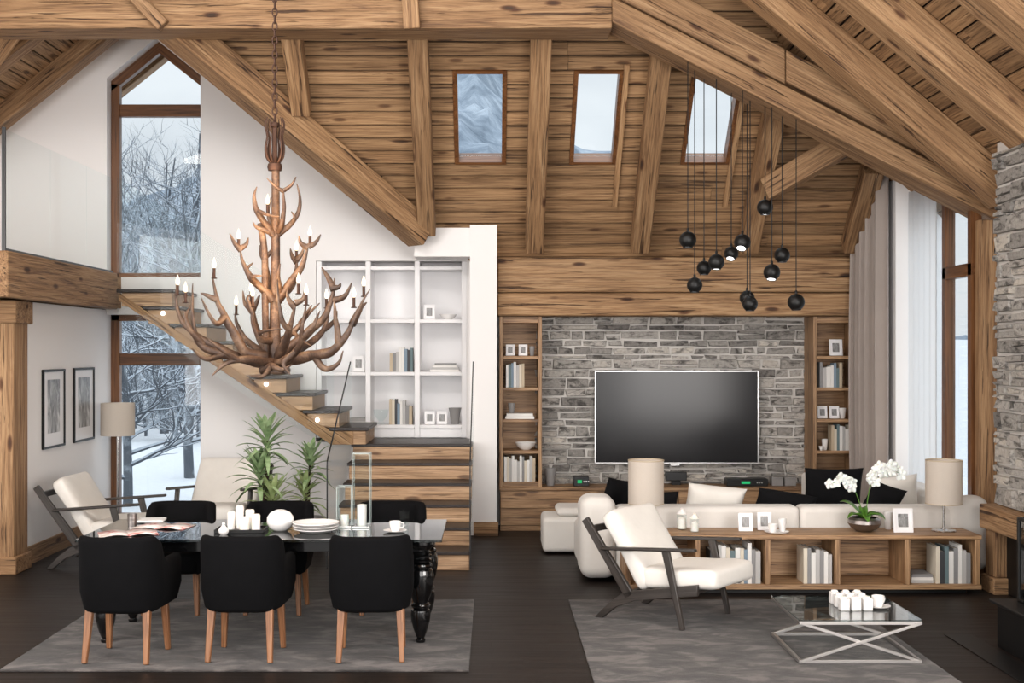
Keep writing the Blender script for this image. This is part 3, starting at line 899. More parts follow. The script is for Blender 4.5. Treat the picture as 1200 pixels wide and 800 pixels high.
# ---- lounge chair: forward +x, viewer's side -y
def lounge_chair(label, loc, rz, s=1.0):
    t = thing('lounge_chair', label, 'chair', loc, rz, 'cream lounge chairs with dark wooden frames'); t.scale = (s,)*3
    for sy in (-1, 1):
        y = sy*.335; nm = 'side_frame'
        m = MB()
        m.prism([(-.02, y-.017, .001), (.045, y-.017, .001), (.17, y-.017, .1), (.33, y-.017, .165), (.86, y-.017, .262), (.86, y-.017, .345), (.31, y-.017, .238), (.225, y-.017, .215), (.1, y-.017, .12)], (0, .034, 0), ax=(1, 0, .2))
        pt(m, 'seat_rail', 'ebony', t, bevel=.005)
        m = MB(); m.beam((.29, y, .19), (-.117, y, .74), .034, .08, up=(1, 0, .7), h1=.06); pt(m, 'back_post', 'ebony', t, bevel=.006)
        m = MB(); m.beam((.744, y + sy*.02, .006), (.604, y + sy*.02, .565), .032, .036, up=(1, 0, .2), h1=.062); pt(m, 'leg', 'ebony', t, bevel=.006)
        m = MB(); m.beam((.05, y + sy*.02, .532), (.85, y + sy*.02, .592), .062, .024, up=(0, 0, 1), w1=.05); pt(m, 'armrest', 'ebony', t, bevel=.008, seg=3)
    for a, b in ((.3, .215), (.8, .285), (-.07, .665)):
        m = MB(); m.beam((a, -.33, b), (a, .33, b), .035, .05); pt(m, 'crossbar', 'ebony', t, bevel=.004)
    def cush(name, a, b, thick, w, e1=.42):
        a, b = Vector(a), Vector(b); x = (b-a); L = x.length; x.normalize(); y = Vector((0, 1, 0)); z = x.cross(y)
        Mx = Matrix((x, y, z)).transposed().to_4x4(); Mx.translation = (a+b)/2
        m = MB(); m.sell((0, 0, 0), (L, w, thick), e1, .16, Mx, 16, 48, .014); return pt(m, name, 'cream', t, ang=80)
    cush('back_cushion', (.41, 0, .26), (.05, 0, .80), .15, .645)
    cush('seat_cushion', (.36, 0, .335), (.99, 0, .385), .17, .645)
    return t
lc = lounge_chair('cream leather lounge chair with dark frame on the grey rug before the low bookcase', (1.021, 9.72, RUG), math.radians(-38.1))
def lc2(label, loc, rz, s): o = dup(lc, loc, rz, label); o.scale = (s,)*3; return o
lc2('cream leather lounge chair with dark frame beside the left wall, turned to the right', (-4.14, 11.98, 0), math.radians(-4), 1.04)
lc2('cream leather lounge chair with dark frame in front of the tall window, facing the viewer', (-2.78, 13.42, 0), math.radians(-97), 1.1)

# ---- coffee table
ct = thing('coffee_table', 'square low coffee table with glass top and crossed steel legs on the rug', 'table', (2.4, 8.445, RUG))
T_ = .018
def sqbar(m, a, b, w=.022): m.beam(a, b, w, w, up=(0, 1, .001) if abs(a[1]-b[1]) < 1e-6 else (0, 0, 1))
zt3 = .262
m = MB(); m.bx(-.4, .4, -.405, .405, zt3+.012, zt3+.022); pt(m, 'tabletop', 'cglass', ct, bevel=.002)
m = MB()
for s in (-1, 1):
    sqbar(m, (-.4, s*.394, zt3), (.4, s*.394, zt3)); sqbar(m, (s*.389, -.4, zt3), (s*.389, .4, zt3))
pt(m, 'top_frame', 'steel', ct, bevel=.002)
for s in (-1, 1):
    m = MB(); y = s*.394
    m.beam((-.389, y-.006, .012), (.389, y-.006, zt3), .02, .022, up=(0, 1, 0)); m.beam((-.389, y+.006, zt3), (.389, y+.006, .012), .02, .022, up=(0, 1, 0))
    m.beam((-.4, y, .011), (.4, y, .011), .022, .022)
    pt(m, 'cross_leg', 'steel', ct, bevel=.002)
    m = MB(); m.beam((s*.389, -.383, .011), (s*.389, .383, .011), .022, .022); pt(m, 'foot_rail', 'steel', ct, bevel=.002)
CT = RUG + zt3 + .0228

# ---- sofa
sf = thing('sofa', 'large off-white corner sofa seen from behind, backed by the low bookcase', 'sofa', (2.4, 11.6, 0))
so = -Vector((2.4, 11.6, 0))
def rbx(name, x0, x1, y0_, y1_, z0, z1, parent=sf, mat='sofa', bv=.07, seg=4, off=so):
    m = MB(); m.bx(x0, x1, y0_, y1_, z0, z1)
    if off is not None: bmesh.ops.translate(m.bm, verts=m.bm.verts, vec=off)
    return pt(m, name, mat, parent, bevel=bv, seg=seg, ang=70)
rbx('base', 1.0, 4.2, 10.95, 12.0, .05, .3, bv=.04)
rbx('armrest', .78, 1.1, 10.86, 11.3, .04, .76, bv=.1, seg=6); rbx('side_base', .8, 1.13, 11.2, 12.02, .05, .44, bv=.06)
rbx('backrest', 1.1, 2.72, 10.9, 11.16, .1, .675, bv=.05); rbx('backrest', 2.725, 4.3, 10.9, 11.16, .1, .675, bv=.05)
rbx('seat_cushion', 1.15, 2.2, 11.17, 12.02, .305, .46, bv=.06); rbx('seat_cushion', 2.205, 3.25, 11.17, 12.02, .305, .46, bv=.06)
rbx('seat_cushion', 3.255, 4.03, 11.17, 13.0, .305, .46, bv=.06)
rbx('base', 3.25, 4.2, 12.003, 13.05, .05, .3, bv=.04)
rbx('backrest', 4.05, 4.33, 11.17, 13.0, .1, .74, bv=.06)
rbx('armrest', 4.0, 4.4, 10.88, 11.16, .1, .76, bv=.1, seg=5)
rbx('backrest', 3.15, 3.32, 12.3, 12.62, .3, .82, bv=.05)
for x in (1.15, 4.1):
    for y in (11.0, 11.9): rbx('foot', x, x+.07, y, y+.07, 0, .052, mat='black', bv=.004)
ot = thing('ottoman', 'off-white ottoman with a loose top cushion beside the left end of the sofa', 'ottoman', (.96, 12.9, 0))
oo = -Vector((.96, 12.9, 0))
rbx('base', .515, 1.42, 12.43, 13.0, .02, .375, ot, bv=.05, off=oo)
rbx('top_cushion', .66, 1.4, 12.46, 12.95, .377, .465, ot, bv=.055, off=oo)
def pillow(label, c, w, hgt, th, mat, rot=(0, 0, 0), name='throw_pillow'):
    R = Matrix.Rotation(rot[2], 4, 'Z') @ Matrix.Rotation(rot[0], 4, 'X') @ Matrix.Rotation(rot[1], 4, 'Y')
    m = MB()
    N = 18
    def side(sg):
        def f(i, j):
            u, v = -1 + 2*i/N, -1 + 2*j/N
            b = max(0, (1-u**4)*(1-v**4))**.5
            bow_u = u*(1 - .06*(1-v*v)); bow_v = v*(1 - .06*(1-u*u))
            return R @ Vector((bow_u*w/2, sg*(th/2*b + .001) + .008*b*noise.noise(Vector((u*2.2, v*2.2, c[0]*9))), bow_v*hgt/2))
        return f
    m.grid(side(1), N+1, N+1); m.grid(side(-1), N+1, N+1)
    bmesh.ops.remove_doubles(m.bm, verts=m.bm.verts, dist=.003)
    my = min(v.co.y for v in m.bm.verts); mz = min(v.co.z for v in m.bm.verts)
    bmesh.ops.translate(m.bm, verts=m.bm.verts, vec=Vector((c[0], c[1] - my, SZ - mz)))      # rests on the seat, against what stands at y = c[1]
    return tag(m.build(name, M[mat], ang=80), label, 'pillow', 'throw pillows on the sofa')
SZ = .464
D = math.radians
pillow('black throw pillow leaning at the left end of the sofa, left of the table lamp', (1.17, 11.31), .33, .4, .14, 'black_cloth', (D(18), D(10), .35))
pillow('small black throw pillow on the sofa half hidden behind the left table lamp', (1.53, 11.17), .33, .33, .13, 'black_cloth', (D(20), 0, .1))
pillow('cream throw pillow slumped on the sofa right of the left table lamp', (2.03, 11.17), .54, .36, .16, 'cream', (D(22), D(7), 0))
pillow('black throw pillow slumped low on the middle of the sofa', (2.67, 11.17), .56, .29, .15, 'black_cloth', (D(28), D(11), 0))
pillow('large black throw pillow standing upright on the sofa behind the orchid', (3.2, 11.5), .55, .5, .16, 'black_cloth', (D(10), 0, 0))
pillow('black throw pillow leaning behind the orchid flowers near the sofa corner', (3.56, 11.17), .33, .36, .13, 'black_cloth', (D(22), D(20), 0))
pillow('cream throw pillow in the sofa corner behind the orchid', (3.8, 11.5), .4, .42, .16, 'cream', (D(16), D(-6), -.15))

# ---- low open bookcase behind the sofa
LBX0, LBX1, LBY0, LBY1, LBZ = 1.10, 4.115, 10.38, 10.84, .50
lb = thing('low_bookcase', 'long low oak bookcase with open compartments backing onto the sofa', 'bookcase', (2.6, 10.61, 0))
lo_ = -Vector((2.6, 10.61, 0))
def obx(root, off, name, *a, mat='oak', bevel=.004, ax=None):
    m = MB(); m.bx(*a, ax=ax); bmesh.ops.translate(m.bm, verts=m.bm.verts, vec=off); return pt(m, name, mat, root, bevel=bevel)
obx(lb, lo_, 'top_panel', LBX0, LBX1, LBY0, LBY1, LBZ-.034, LBZ, ax=0)
obx(lb, lo_, 'bottom_panel', LBX0, LBX1, LBY0, LBY1, .045, .085, ax=0)
obx(lb, lo_, 'back_panel', LBX0+.03, LBX1-.03, LBY1-.02, LBY1-.002, .086, LBZ-.035, ax=0)
obx(lb, lo_, 'plinth', LBX0+.1, LBX1-.1, LBY0+.08, LBY1-.05, 0, .044, mat='black')
LBD = []
for i in range(6):
    x = XP(736 + i*82, LBY0); x = max(LBX0 + .022, min(x, LBX1-.022)); LBD.append(x)
    obx(lb, lo_, 'side_panel' if i in (0, 5) else 'divider', x-.021, x+.021, LBY0+.002, LBY1-.021, .086, LBZ-.035, ax=2)

# ---- console under the television
mc = thing('media_console', 'long low oak media console with drawers running under the television', 'console', (2.12, 14.3, 0))
mo = -Vector((2.12, 14.3, 0))
MX0, MX1, MY0, MY1, MZ = .09, 4.17, 14.09, 14.515, .495
obx(mc, mo, 'top_panel', MX0, MX1, MY0-.012, MY1, MZ-.035, MZ, ax=0)
obx(mc, mo, 'carcass', MX0+.01, MX1-.01, MY0+.02, MY1, .06, MZ-.036, ax=0)
obx(mc, mo, 'plinth', MX0+.01, MX1-.01, MY0+.012, MY1-.02, 0, .058, ax=0)
for i in range(4):
    w_ = (MX1-MX0-.02)/4; a = MX0+.01+i*w_
    for z0, z1 in ((.065, .255), (.262, .452)):
        obx(mc, mo, 'drawer_front', a+.004, a+w_-.004, MY0, MY0+.019, z0, z1, ax=0, bevel=.003)

# ---- tall oak bookcases either side of the stone
SHZ = [ZP(y, 14.1) for y in (417, 454, 491, 528)]       # shelf tops
def tall_case(label, x0, x1):
    t = thing('bookcase', label, 'bookcase', ((x0+x1)/2, 14.3, MZ))
    of = -Vector(((x0+x1)/2, 14.3, MZ))
    z0, z1, ya, yb = MZ+.001, 2.442, 14.1, 14.52
    obx(t, of, 'side_panel', x0, x0+.042, ya, yb, z0, z1, ax=2); obx(t, of, 'side_panel', x1-.042, x1, ya, yb, z0, z1, ax=2)
    obx(t, of, 'top_panel', x0+.043, x1-.043, ya, yb, z1-.075, z1, ax=0)
    obx(t, of, 'bottom_panel', x0+.043, x1-.043, ya, yb, z0, z0+.06, ax=0)
    obx(t, of, 'back_panel', x0+.043, x1-.043, yb-.02, yb-.002, z0+.061, z1-.076, ax=0)
    for z in SHZ: obx(t, of, 'shelf', x0+.043, x1-.043, ya+.004, yb-.021, z-.035, z, ax=0)
    return t
tall_case('tall oak bookcase left of the television', .09, .575)
tall_case('tall oak bookcase right of the television beside the curtain', 3.666, 4.18)

# ---- white shelving above the landing
ws = thing('wall_shelving', 'white built-in cubby shelving above the stair landing', 'shelving', (-1.13, 14.55, 1.045))
wo_ = -Vector((-1.13, 14.55, 1.045))
WSV = [XP(p, 14.33) for p in (374, 431.5, 489, 544)]
WSH = [ZP(y, 14.33) for y in (497.5, 435.5, 374, 312)]
ya, yb = 14.31, 14.76
for i, x in enumerate(WSV): obx(ws, wo_, 'upright', x-.03, x+.03, ya, yb, 1.047, 3.085, mat='whitelac')
for i in range(3):
    for j, z in enumerate(WSH): obx(ws, wo_, 'shelf' if j < 3 else 'top_panel', WSV[i]+.031, WSV[i+1]-.031, ya, yb-.02, z-.042, z, mat='whitelac')
obx(ws, wo_, 'kick_board', WSV[0]+.031, WSV[-1]-.031, ya+.03, ya+.05, 1.047, WSH[0]-.043, mat='whitelac')
obx(ws, wo_, 'back_panel', WSV[0]-.03, WSV[-1]+.03, yb+.001, yb+.02, 1.047, 3.085, mat='whitelac')

# ---- television
tx0, tx1, tz1, tz0 = XP(697, 14.4), XP(889, 14.4), ZP(434, 14.4), ZP(543, 14.4)
tv = thing('television', 'large flat screen television hung on the stone wall', 'television', ((tx0+tx1)/2, 14.4, tz0))
to = -Vector(((tx0+tx1)/2, 14.4, tz0))
obx(tv, to, 'housing', tx0+.01, tx1-.01, 14.408, 14.46, tz0+.01, tz1-.01, mat='darkplastic')
m = MB(); b = .014
for a in ((tx0, tx1, tz0, tz0+b), (tx0, tx1, tz1-b, tz1), (tx0, tx0+b, tz0+b, tz1-b), (tx1-b, tx1, tz0+b, tz1-b)): m.bx(a[0], a[1], 14.39, 14.407, a[2], a[3])
bmesh.ops.translate(m.bm, verts=m.bm.verts, vec=to); pt(m, 'bezel', 'alu', tv, bevel=.002)
M['screen'] = plain('tv_screen', '#262628', .16, 0, None, Specular_IOR_Level=.22)
obx(tv, to, 'screen', tx0+b, tx1-b, 14.396, 14.406, tz0+b, tz1-b, mat='screen', bevel=0)
xm = XP(791, 14.4); obx(tv, to, 'logo_tab', xm-.055, xm+.055, 14.395, 14.41, tz0-.028, tz0-.001, mat='alu')
obx(tv, to, 'wall_bracket', (tx0+tx1)/2-.3, (tx0+tx1)/2+.3, 14.461, 14.472, tz0+.3, tz1-.3, mat='black')

# ---- curtain
m = MB(); cu = []
for i in range(86):
    t = i/85; y = 13.07 + .86*t
    x = 4.165 - .1*t + .05*math.sin(t*2*PI*6.5) + .018*math.sin(t*2*PI*15+1)
    cu.append((x, y + .02*math.sin(t*2*PI*13)))
def cf(i, j):
    x, y = cu[i]; k = j/24
    top = z_back(y) - .03
    sp = 1 + .25*(1-k)*0
    z = .03 + (top - .03)*k
    return (4.18 + (x-4.18)*(1 + .18*math.sin(k*3)), y, z)
V, fs = m.grid(cf, 86, 25)
o = m.build('curtain', M['curtain'], ang=180); sd = o.modifiers.new('thick', 'SOLIDIFY'); sd.thickness = .008
tag(o, 'floor-length taupe curtain gathered in folds at the glazed right wall', 'curtain')

sg = []
for i in range(50):
    t_ = i/49; sg.append((4.405 + .02*math.sin(t_*2*PI*5), 12.27 + .78*t_))
m = MB(); m.grid(lambda i, j: (sg[i][0], sg[i][1], .06 + 3.66*j/6), 50, 7)
o = m.build('sheer_curtain', M['sheer'], ang=180); sd = o.modifiers.new('thick', 'SOLIDIFY'); sd.thickness = .002
tag(o, 'bright white sheer curtain panel over the right window beside the taupe curtain', 'curtain')
# ---- fireplace
fp = thing('fireplace', 'black fireplace with glass firebox and oak mantel at the stone chimney', 'fireplace', (4.0, 8.0, 0))
fo = -Vector((4.0, 8.0, 0))
obx(fp, fo, 'hearth', 3.5, 4.64, 6.6, 8.57, 0, .3, mat='hearth', bevel=.01)
obx(fp, fo, 'hearth_top', 3.46, 4.64, 6.56, 8.61, .3, .325, mat='hearth', bevel=.006)
obx(fp, fo, 'mantel', 4.2, 4.65, 7.3, 10.66, .53, .735, ax=1, mat='beam', bevel=.012)
obx(fp, fo, 'surround', 4.33, 4.65, 8.62, 10.56, 0, .528, mat='hearth', bevel=.004)
obx(fp, fo, 'pilaster', 4.24, 4.46, 10.4, 10.62, .14, .528, ax=2, mat='beam', bevel=.008)
obx(fp, fo, 'pilaster_base', 4.21, 4.49, 10.37, 10.65, 0, .138, ax=0, mat='beam', bevel=.01)
m = MB()
for x in (3.62, 4.15):
    for y in (6.9, 8.5): m.bx(x, x+.03, y, y+.03, .326, .9)
for z in (.326, .88):
    m.bx(3.62, 3.65, 6.93, 8.5, z, z+.022); m.bx(3.65, 4.15, 6.9, 6.93, z, z+.022); m.bx(3.65, 4.15, 8.5, 8.53, z, z+.022)
bmesh.ops.translate(m.bm, verts=m.bm.verts, vec=fo); pt(m, 'firebox_frame', 'black', fp, bevel=.003)
m = MB(); m.bx(3.63, 3.638, 6.93, 8.5, .35, .88); m.bx(3.65, 4.15, 8.51, 8.518, .35, .88); bmesh.ops.translate(m.bm, verts=m.bm.verts, vec=fo)
pt(m, 'firebox_glass', 'tglass', fp, smooth=False)
obx(fp, fo, 'firebox_back', 4.16, 4.19, 6.95, 8.48, .326, 1.1, mat='black')
m = MB(); m.bx(3.26, 3.455, 6.4, 8.91, .001, .008); pass
tag(m.build('hearth_plate', M['hearth'], bevel=.002), 'thin black floor plate around the raised fireplace hearth', 'floor plate')
# ================================================================== SMALL THINGS
ORD = ['first', 'second', 'third', 'fourth', 'fifth', 'sixth', 'seventh', 'eighth', 'ninth', 'tenth', 'eleventh', 'twelfth', 'thirteenth', 'fourteenth']
def book(label, group, t, d, h, colr, loc, rz=0, tilt=0, flat=False):
    """spine faces -y; origin at bottom centre"""
    m = MB(); c = .003
    Mx = Matrix.Rotation(tilt, 4, 'Y')
    if flat: Mx = Matrix.Rotation(PI/2, 4, 'Y')
    off = Vector((0, 0, 0))
    if flat: Mx = Matrix.Translation((-h/2, 0, t/2)) @ Mx
    m.box((-t/2+c/2, d/2, h/2), (c, d, h), M=Mx); m.box((t/2-c/2, d/2, h/2), (c, d, h), M=Mx)
    m.box((0, c/2, h/2), (t-2*c-.0004, c, h), M=Mx)
    if t > .024:
        for zz in (.16, .82): m.box((0, -.0006, h*zz), (t*.98, .0012, h*.022), M=Mx)
    o = m.build('book', M['bk_'+colr], origin=Vector((0, 0, 0)), smooth=False)
    o.location = loc; o.rotation_euler = (0, 0, rz)
    tag(o, label, 'book', group)
    g = MB(); g.box((0, d/2+.0005, h/2), (t-2*c-.001, d-c-.005, h-.008), M=Mx); g.build('pages', M['paper'], o, smooth=False)
    return o
def book_row(where, group, x, y, z, cols, seed, hr=(.2, .26), tr=(.022, .038), d=.17, cnt_from='left', lean_last=False):
    rr = random.Random(seed); k = 0
    for i, cname in enumerate(cols):
        t = rr.uniform(*tr); h = rr.uniform(*hr); dd = d*rr.uniform(.88, 1)
        book('%s book, %s from left %s' % (cname, ORD[i], where), group, t, dd, h, cname, (x + t/2, y, z), 0, 0)
        x += t + .0015
    return x
def frame(label, loc, w, h, rz=0, tilt=-8, mat='whitelac', pmat='print2', cat='picture frame', group=None):
    t = thing('photo_frame', label, cat, (loc[0], loc[1], loc[2]+.002), rz, group)
    R = Matrix.Rotation(math.radians(tilt), 4, 'X'); b = .018 if w < .3 else .02; T = .016
    m = MB()
    for c, s in (((0, 0, b/2), (w, T, b)), ((0, 0, h-b/2), (w, T, b)), ((-w/2+b/2, 0, h/2), (b, T, h-2*b)), ((w/2-b/2, 0, h/2), (b, T, h-2*b))): m.box(c, s, M=R)
    m.build('frame', M[mat], t, bevel=.002)
    m = MB(); m.box((0, .003, h/2), (w-2*b-.001, .004, h-2*b-.001), M=R); m.build('mount', M['whitelac'], t, smooth=False)
    m = MB(); m.box((0, -.0002, h/2), (w*.52, .0016, h*.55), M=R); m.build('print', M[pmat], t, smooth=False)
    m = MB(); m.beam(R @ Vector((0, .01, h*.7)), (0, .01 + h*.32, .004), .03, .004, up=(0, 1, 0)); m.build('easel_back', M['grey'], t, smooth=False)
    return t
def vessel(name, label, cat, loc, prof, mat, n=24, group=None):
    m = MB(); m.lathe(prof, n); o = m.build(name, M[mat], origin=Vector((0, 0, 0))); o.location = loc
    return tag(o, label, cat, group)
def cup_prof(r, h): return [(0, .001), (r*.62, .0), (r*.7, .004), (r*.95, h*.75), (r, h), (r*.93, h), (r*.88, h*.75), (r*.6, .008), (0, .008)]
def bowl_prof(r, h): return [(0, 0), (r*.4, 0), (r*.45, .006), (r*.8, h*.45), (r, h), (r*.96, h), (r*.76, h*.48), (r*.4, .014), (0, .012)]

S1, S2, S3, S4 = SHZ; S0 = MZ + .062
E = .0008
yB = 14.13
# left oak bookcase (opening px 590-631)
lx = lambda p: XP(p, 14.2)
frame('small white photo frame, left one on the top shelf left of the television', (lx(598), 14.22, S1+E), .10, .13)
frame('small white photo frame, right one on the top shelf left of the television', (lx(613), 14.22, S1+E), .10, .13)
vessel('cup', 'small pale cup on the top shelf of the bookcase left of the television', 'cup', (lx(623.5), 14.22, S1+E), cup_prof(.032, .11), 'grey')
book_row('on second shelf of the bookcase left of the television', 'books on the second shelf left of the television', lx(593), yB, S2+E, ['white', 'teal grey', 'slate blue', 'white', 'pale grey', 'cream', 'beige'], 3, (.22, .29), (.024, .036))
vessel('cup', 'pale cup standing on white books in the bookcase left of the television', 'cup', (lx(599.5), 14.22, S3+.062+3*E), cup_prof(.042, .115), 'grey')
for k in range(2):
    book('white book lying flat, %s of the pile in the bookcase left of the television' % ('lower' if k == 0 else 'upper'), 'flat white books left of the television', .03, .2, .33 - .03*k, 'white', (lx(609), yB, S3+E+.031*k), flat=True)
vessel('bowl', 'white bowl on the fourth shelf of the bookcase left of the television', 'bowl', (lx(616), 14.26, S4+E), bowl_prof(.125, .085), 'whitecer')
book_row('on bottom shelf of the bookcase left of the television', 'books on the bottom shelf left of the television', lx(590.8), yB, S0+E, ['white', 'cream', 'pale grey', 'white', 'white', 'pale grey', 'white', 'mid grey', 'cream', 'white', 'pale grey', 'beige'], 5, (.23, .3), (.024, .031))
# right oak bookcase (opening px 958-1000)
frame('white photo frame on the top shelf of the bookcase right of the television', (lx(981), 14.24, S1+E), .15, .19)
book_row('on second shelf of the bookcase right of the television', 'books on the second shelf right of the television', lx(959), yB, S2+E, ['mid grey', 'pale grey', 'white', 'white', 'slate blue', 'teal grey', 'beige'], 8, (.22, .29), (.026, .046))
frame('small white photo frame, left one on the third shelf right of the television', (lx(964.5), 14.22, S3+E), .11, .14)
frame('small white photo frame, right one on the third shelf right of the television', (lx(978.5), 14.22, S3+E), .11, .14)
vessel('cup', 'white cup on the third shelf of the bookcase right of the television', 'cup', (lx(988.5), 14.25, S3+E), cup_prof(.042, .12), 'whitecer')
book_row('on fourth shelf of the bookcase right of the television', 'books on the fourth shelf right of the television', lx(972.5), yB, S4+E, ['beige', 'cream', 'teal grey', 'white', 'pale grey', 'white', 'cream'], 12, (.24, .31), (.024, .042))
vessel('cup', 'tall white cup on the fourth shelf of the bookcase right of the television', 'cup', (lx(967), 14.22, S4+E), cup_prof(.036, .125), 'whitecer')
vessel('bowl', 'small white bowl on the fourth shelf of the bookcase right of the television', 'bowl', (lx(960.8), 14.14, S4+E), bowl_prof(.03, .05), 'whitecer')
m = MB(); m.sell((0, 0, .05), (.36, .26, .1), .6, .25); o = m.build('folded_towel', M['bk_pale grey'], ang=80); o.location = (lx(978.5), 14.29, S0+.1)
tag(o, 'pale folded cloth on the bottom shelf of the bookcase right of the television', 'cloth')
o.location.z = S0+E

# white shelving
WY = 14.4
wx = lambda p: XP(p, WY)
WZ = [z + E for z in WSH]
ws_g = 'books in the white shelving'
frame('small white photo frame in the top right cubby of the white shelving', (wx(503), WY, WZ[2]), .13, .17)
vessel('bowl', 'shallow white bowl in the top right cubby of the white shelving', 'bowl', (wx(525), WY+.05, WZ[2]), bowl_prof(.1, .06), 'whitecer')
frame('white photo frame at the left edge of the middle row of white shelving', (wx(420), WY, WZ[1]), .14, .18)
book_row('in the middle cubby of the white shelving', ws_g, wx(457), WY-.05, WZ[1], ['beige', 'mid grey', 'pale grey', 'white', 'white', 'slate blue', 'charcoal', 'teal grey'], 22, (.2, .29), (.024, .036))
for k, cc in enumerate(('white', 'pale grey', 'white', 'mid grey')):
    book('%s book lying flat, %s up in the pile in the white shelving' % (cc, ORD[k]), ws_g, .024, .2, .34 - .03*k, cc, (wx(521) + .012*(k % 2), WY-.04, WZ[1] + .025*k), flat=True)
vessel('glass_bowl', 'clear glass bowl in the lower middle cubby of the white shelving', 'bowl', (wx(446), WY+.05, WZ[0]), [(0, 0), (.05, 0), (.055, .01), (.025, .03), (.08, .1), (.092, .17), (.086, .17), (.074, .1), (.02, .035), (0, .035)], 'glass')
book_row('in the lower middle cubby of the white shelving', ws_g, wx(456.5), WY-.05, WZ[0], ['beige', 'cream', 'charcoal', 'slate blue', 'white', 'pale grey', 'mid grey', 'beige'], 25, (.2, .3), (.026, .042))
frame('small dark photo in white frame, left one in the lower right white cubby', (wx(503.5), WY, WZ[0]), .12, .15, pmat='print')
frame('small photo in white frame, right one in the lower right cubby of the white shelving', (wx(518), WY, WZ[0]), .12, .15)
vessel('vase', 'flared grey vase in the lower right cubby of the white shelving', 'vase', (wx(533), WY+.05, WZ[0]), [(0, 0), (.045, 0), (.05, .01), (.062, .13), (.075, .19), (.068, .19), (.056, .13), (.04, .015), (0, .015)], 'grey')
for k, cc in enumerate(('white', 'pale grey')):
    book('%s book lying flat, %s of the pile in the lower left cubby' % (cc, 'lower' if k == 0 else 'upper'), ws_g, .035, .2, .4 - .04*k, cc, (wx(417), WY-.04, WZ[0] + .036*k), flat=True)

# on the media console
vessel('vase', 'pale grey cone vase on the media console beside the left bookcase', 'vase', (XP(645, 14.3), 14.3, MZ+E), [(0, 0), (.042, 0), (.046, .01), (.066, .2), (.06, .2), (.04, .015), (0, .015)], 'grey')
def device(name, label, cat, x0, x1, y0_, z1, ledx, ledw):
    t = thing(name, label, cat, ((x0+x1)/2, y0_+.09, MZ+E))
    w = x1-x0
    m = MB(); m.box((0, 0, z1/2), (w, .18, z1)); m.build('housing', M['darkplastic'], t, bevel=.006)
    m = MB(); m.box((ledx, -.0912, z1*.5), (ledw, .002, z1*.34)); m.build('display', M['green_led'], t, smooth=False)
    for i in range(3):
        m = MB(); m.lathe([(.009, 0), (.009, .01), (0, .011)], 10, Matrix.Translation((w*.28 + .026*i - .02, -.0905, z1*.5)) @ Matrix.Rotation(PI/2, 4, 'X')); m.build('knob', M['alu'], t)
    return t
device('radio_clock', 'small black radio clock with green display on the media console', 'clock', XP(672, 14.25), XP(690, 14.25), 14.2, .11, -.02, .05)
device('stereo_receiver', 'wide black stereo receiver with green display on the media console', 'stereo', XP(851, 14.25), XP(899, 14.25), 14.2, .085, -.02, .1)
o = MB(); o.box((0, 0, .1), (.24, .1, .1)); 
t = thing('speaker', 'dark grey centre speaker on a foot below the television', 'speaker', (XP(792, 14.38), 14.38, MZ+E))
o.build('housing', M['darkplastic'], t, bevel=.006)
m = MB(); m.box((0, 0, .0245), (.1, .08, .049)); m.build('foot', M['black'], t, bevel=.003)
for i, (p, lab) in enumerate(((910, 'left'), (925, 'right'))):
    t = thing('storage_box', 'small grey box, %s one of two beside the stereo on the media console' % lab, 'box', (XP(p, 14.3), 14.3, MZ+E))
    m = MB(); m.box((0, 0, .042), (.13, .12, .084)); m.build('box_body', M['grey'], t, bevel=.004)
    m = MB(); m.box((0, 0, .094), (.136, .126, .018)); m.build('lid', M['grey'], t, bevel=.003)

# low bookcase contents
LZ = .086 + E; ly = 10.43
lg = 'books in the low bookcase'
book_row('in the second compartment of the low bookcase', lg, XP(832, 10.45), ly, LZ, ['charcoal', 'white', 'pale grey', 'white', 'cream', 'teal grey', 'white', 'cream', 'slate blue', 'white', 'mid grey', 'pale grey'], 31, (.27, .345), (.024, .042), .24)
book_row('in the third compartment of the low bookcase', lg, XP(941, 10.45), ly, LZ, ['cream', 'mid grey', 'white', 'pale grey', 'mid grey', 'white', 'pale grey'], 33, (.24, .33), (.026, .038), .24)
book_row('in the right end compartment of the low bookcase', lg, XP(1096, 10.45), ly, LZ, ['cream', 'charcoal', 'teal grey', 'white', 'mid grey', 'white', 'pale grey', 'mid grey'], 35, (.25, .33), (.025, .04), .24)
for k, cc in enumerate(('pale grey', 'white', 'mid grey')):
    book('%s book lying flat, %s up in the pile in the low bookcase' % (cc, ORD[k]), lg, .024, .22, .19 - .008*k, cc, (XP(1081, 10.45), ly+.02, LZ + .025*k), flat=True)

# on the low bookcase top
BZ = LBZ + E
def table_lamp(label, x, y, z):
    t = thing('table_lamp', label, 'lamp', (x, y, z), 0, 'table lamps on the low bookcase')
    m = MB(); m.lathe([(0, 0), (.1, 0), (.102, .006), (.098, .012), (.03, .018), (.014, .03), (0, .03)], 32); m.build('base', M['chrome'], t)
    m = MB(); m.lathe([(.011, .028), (.011, .24), (0, .24)], 14); m.build('stem', M['chrome'], t)
    m = MB()
    m.lathe([(.152, .237), (.152, .61), (.149, .61), (.149, .237), (.152, .237)], 40, caps=False); m.build('lamp_shade', M['shade'], t)
    for z_ in (.604, .234):
        m = MB(); m.lathe([(.154, z_), (.154, z_+.008), (.147, z_+.008), (.147, z_), (.154, z_)], 40, caps=False); m.build('shade_trim', M['bk_beige'], t)
    m = MB(); m.lathe([(0, .25), (.012, .25), (.014, .3), (.03, .36), (.026, .41), (0, .425)], 14); m.build('bulb', M['whitecer'], t)
    return t
table_lamp('table lamp with beige drum shade at the right end of the low bookcase', XP(1106, 10.62), 10.62, BZ)
table_lamp('table lamp with beige drum shade behind the lounge chair, in front of the television', XP(757, 10.62), 10.62, BZ)
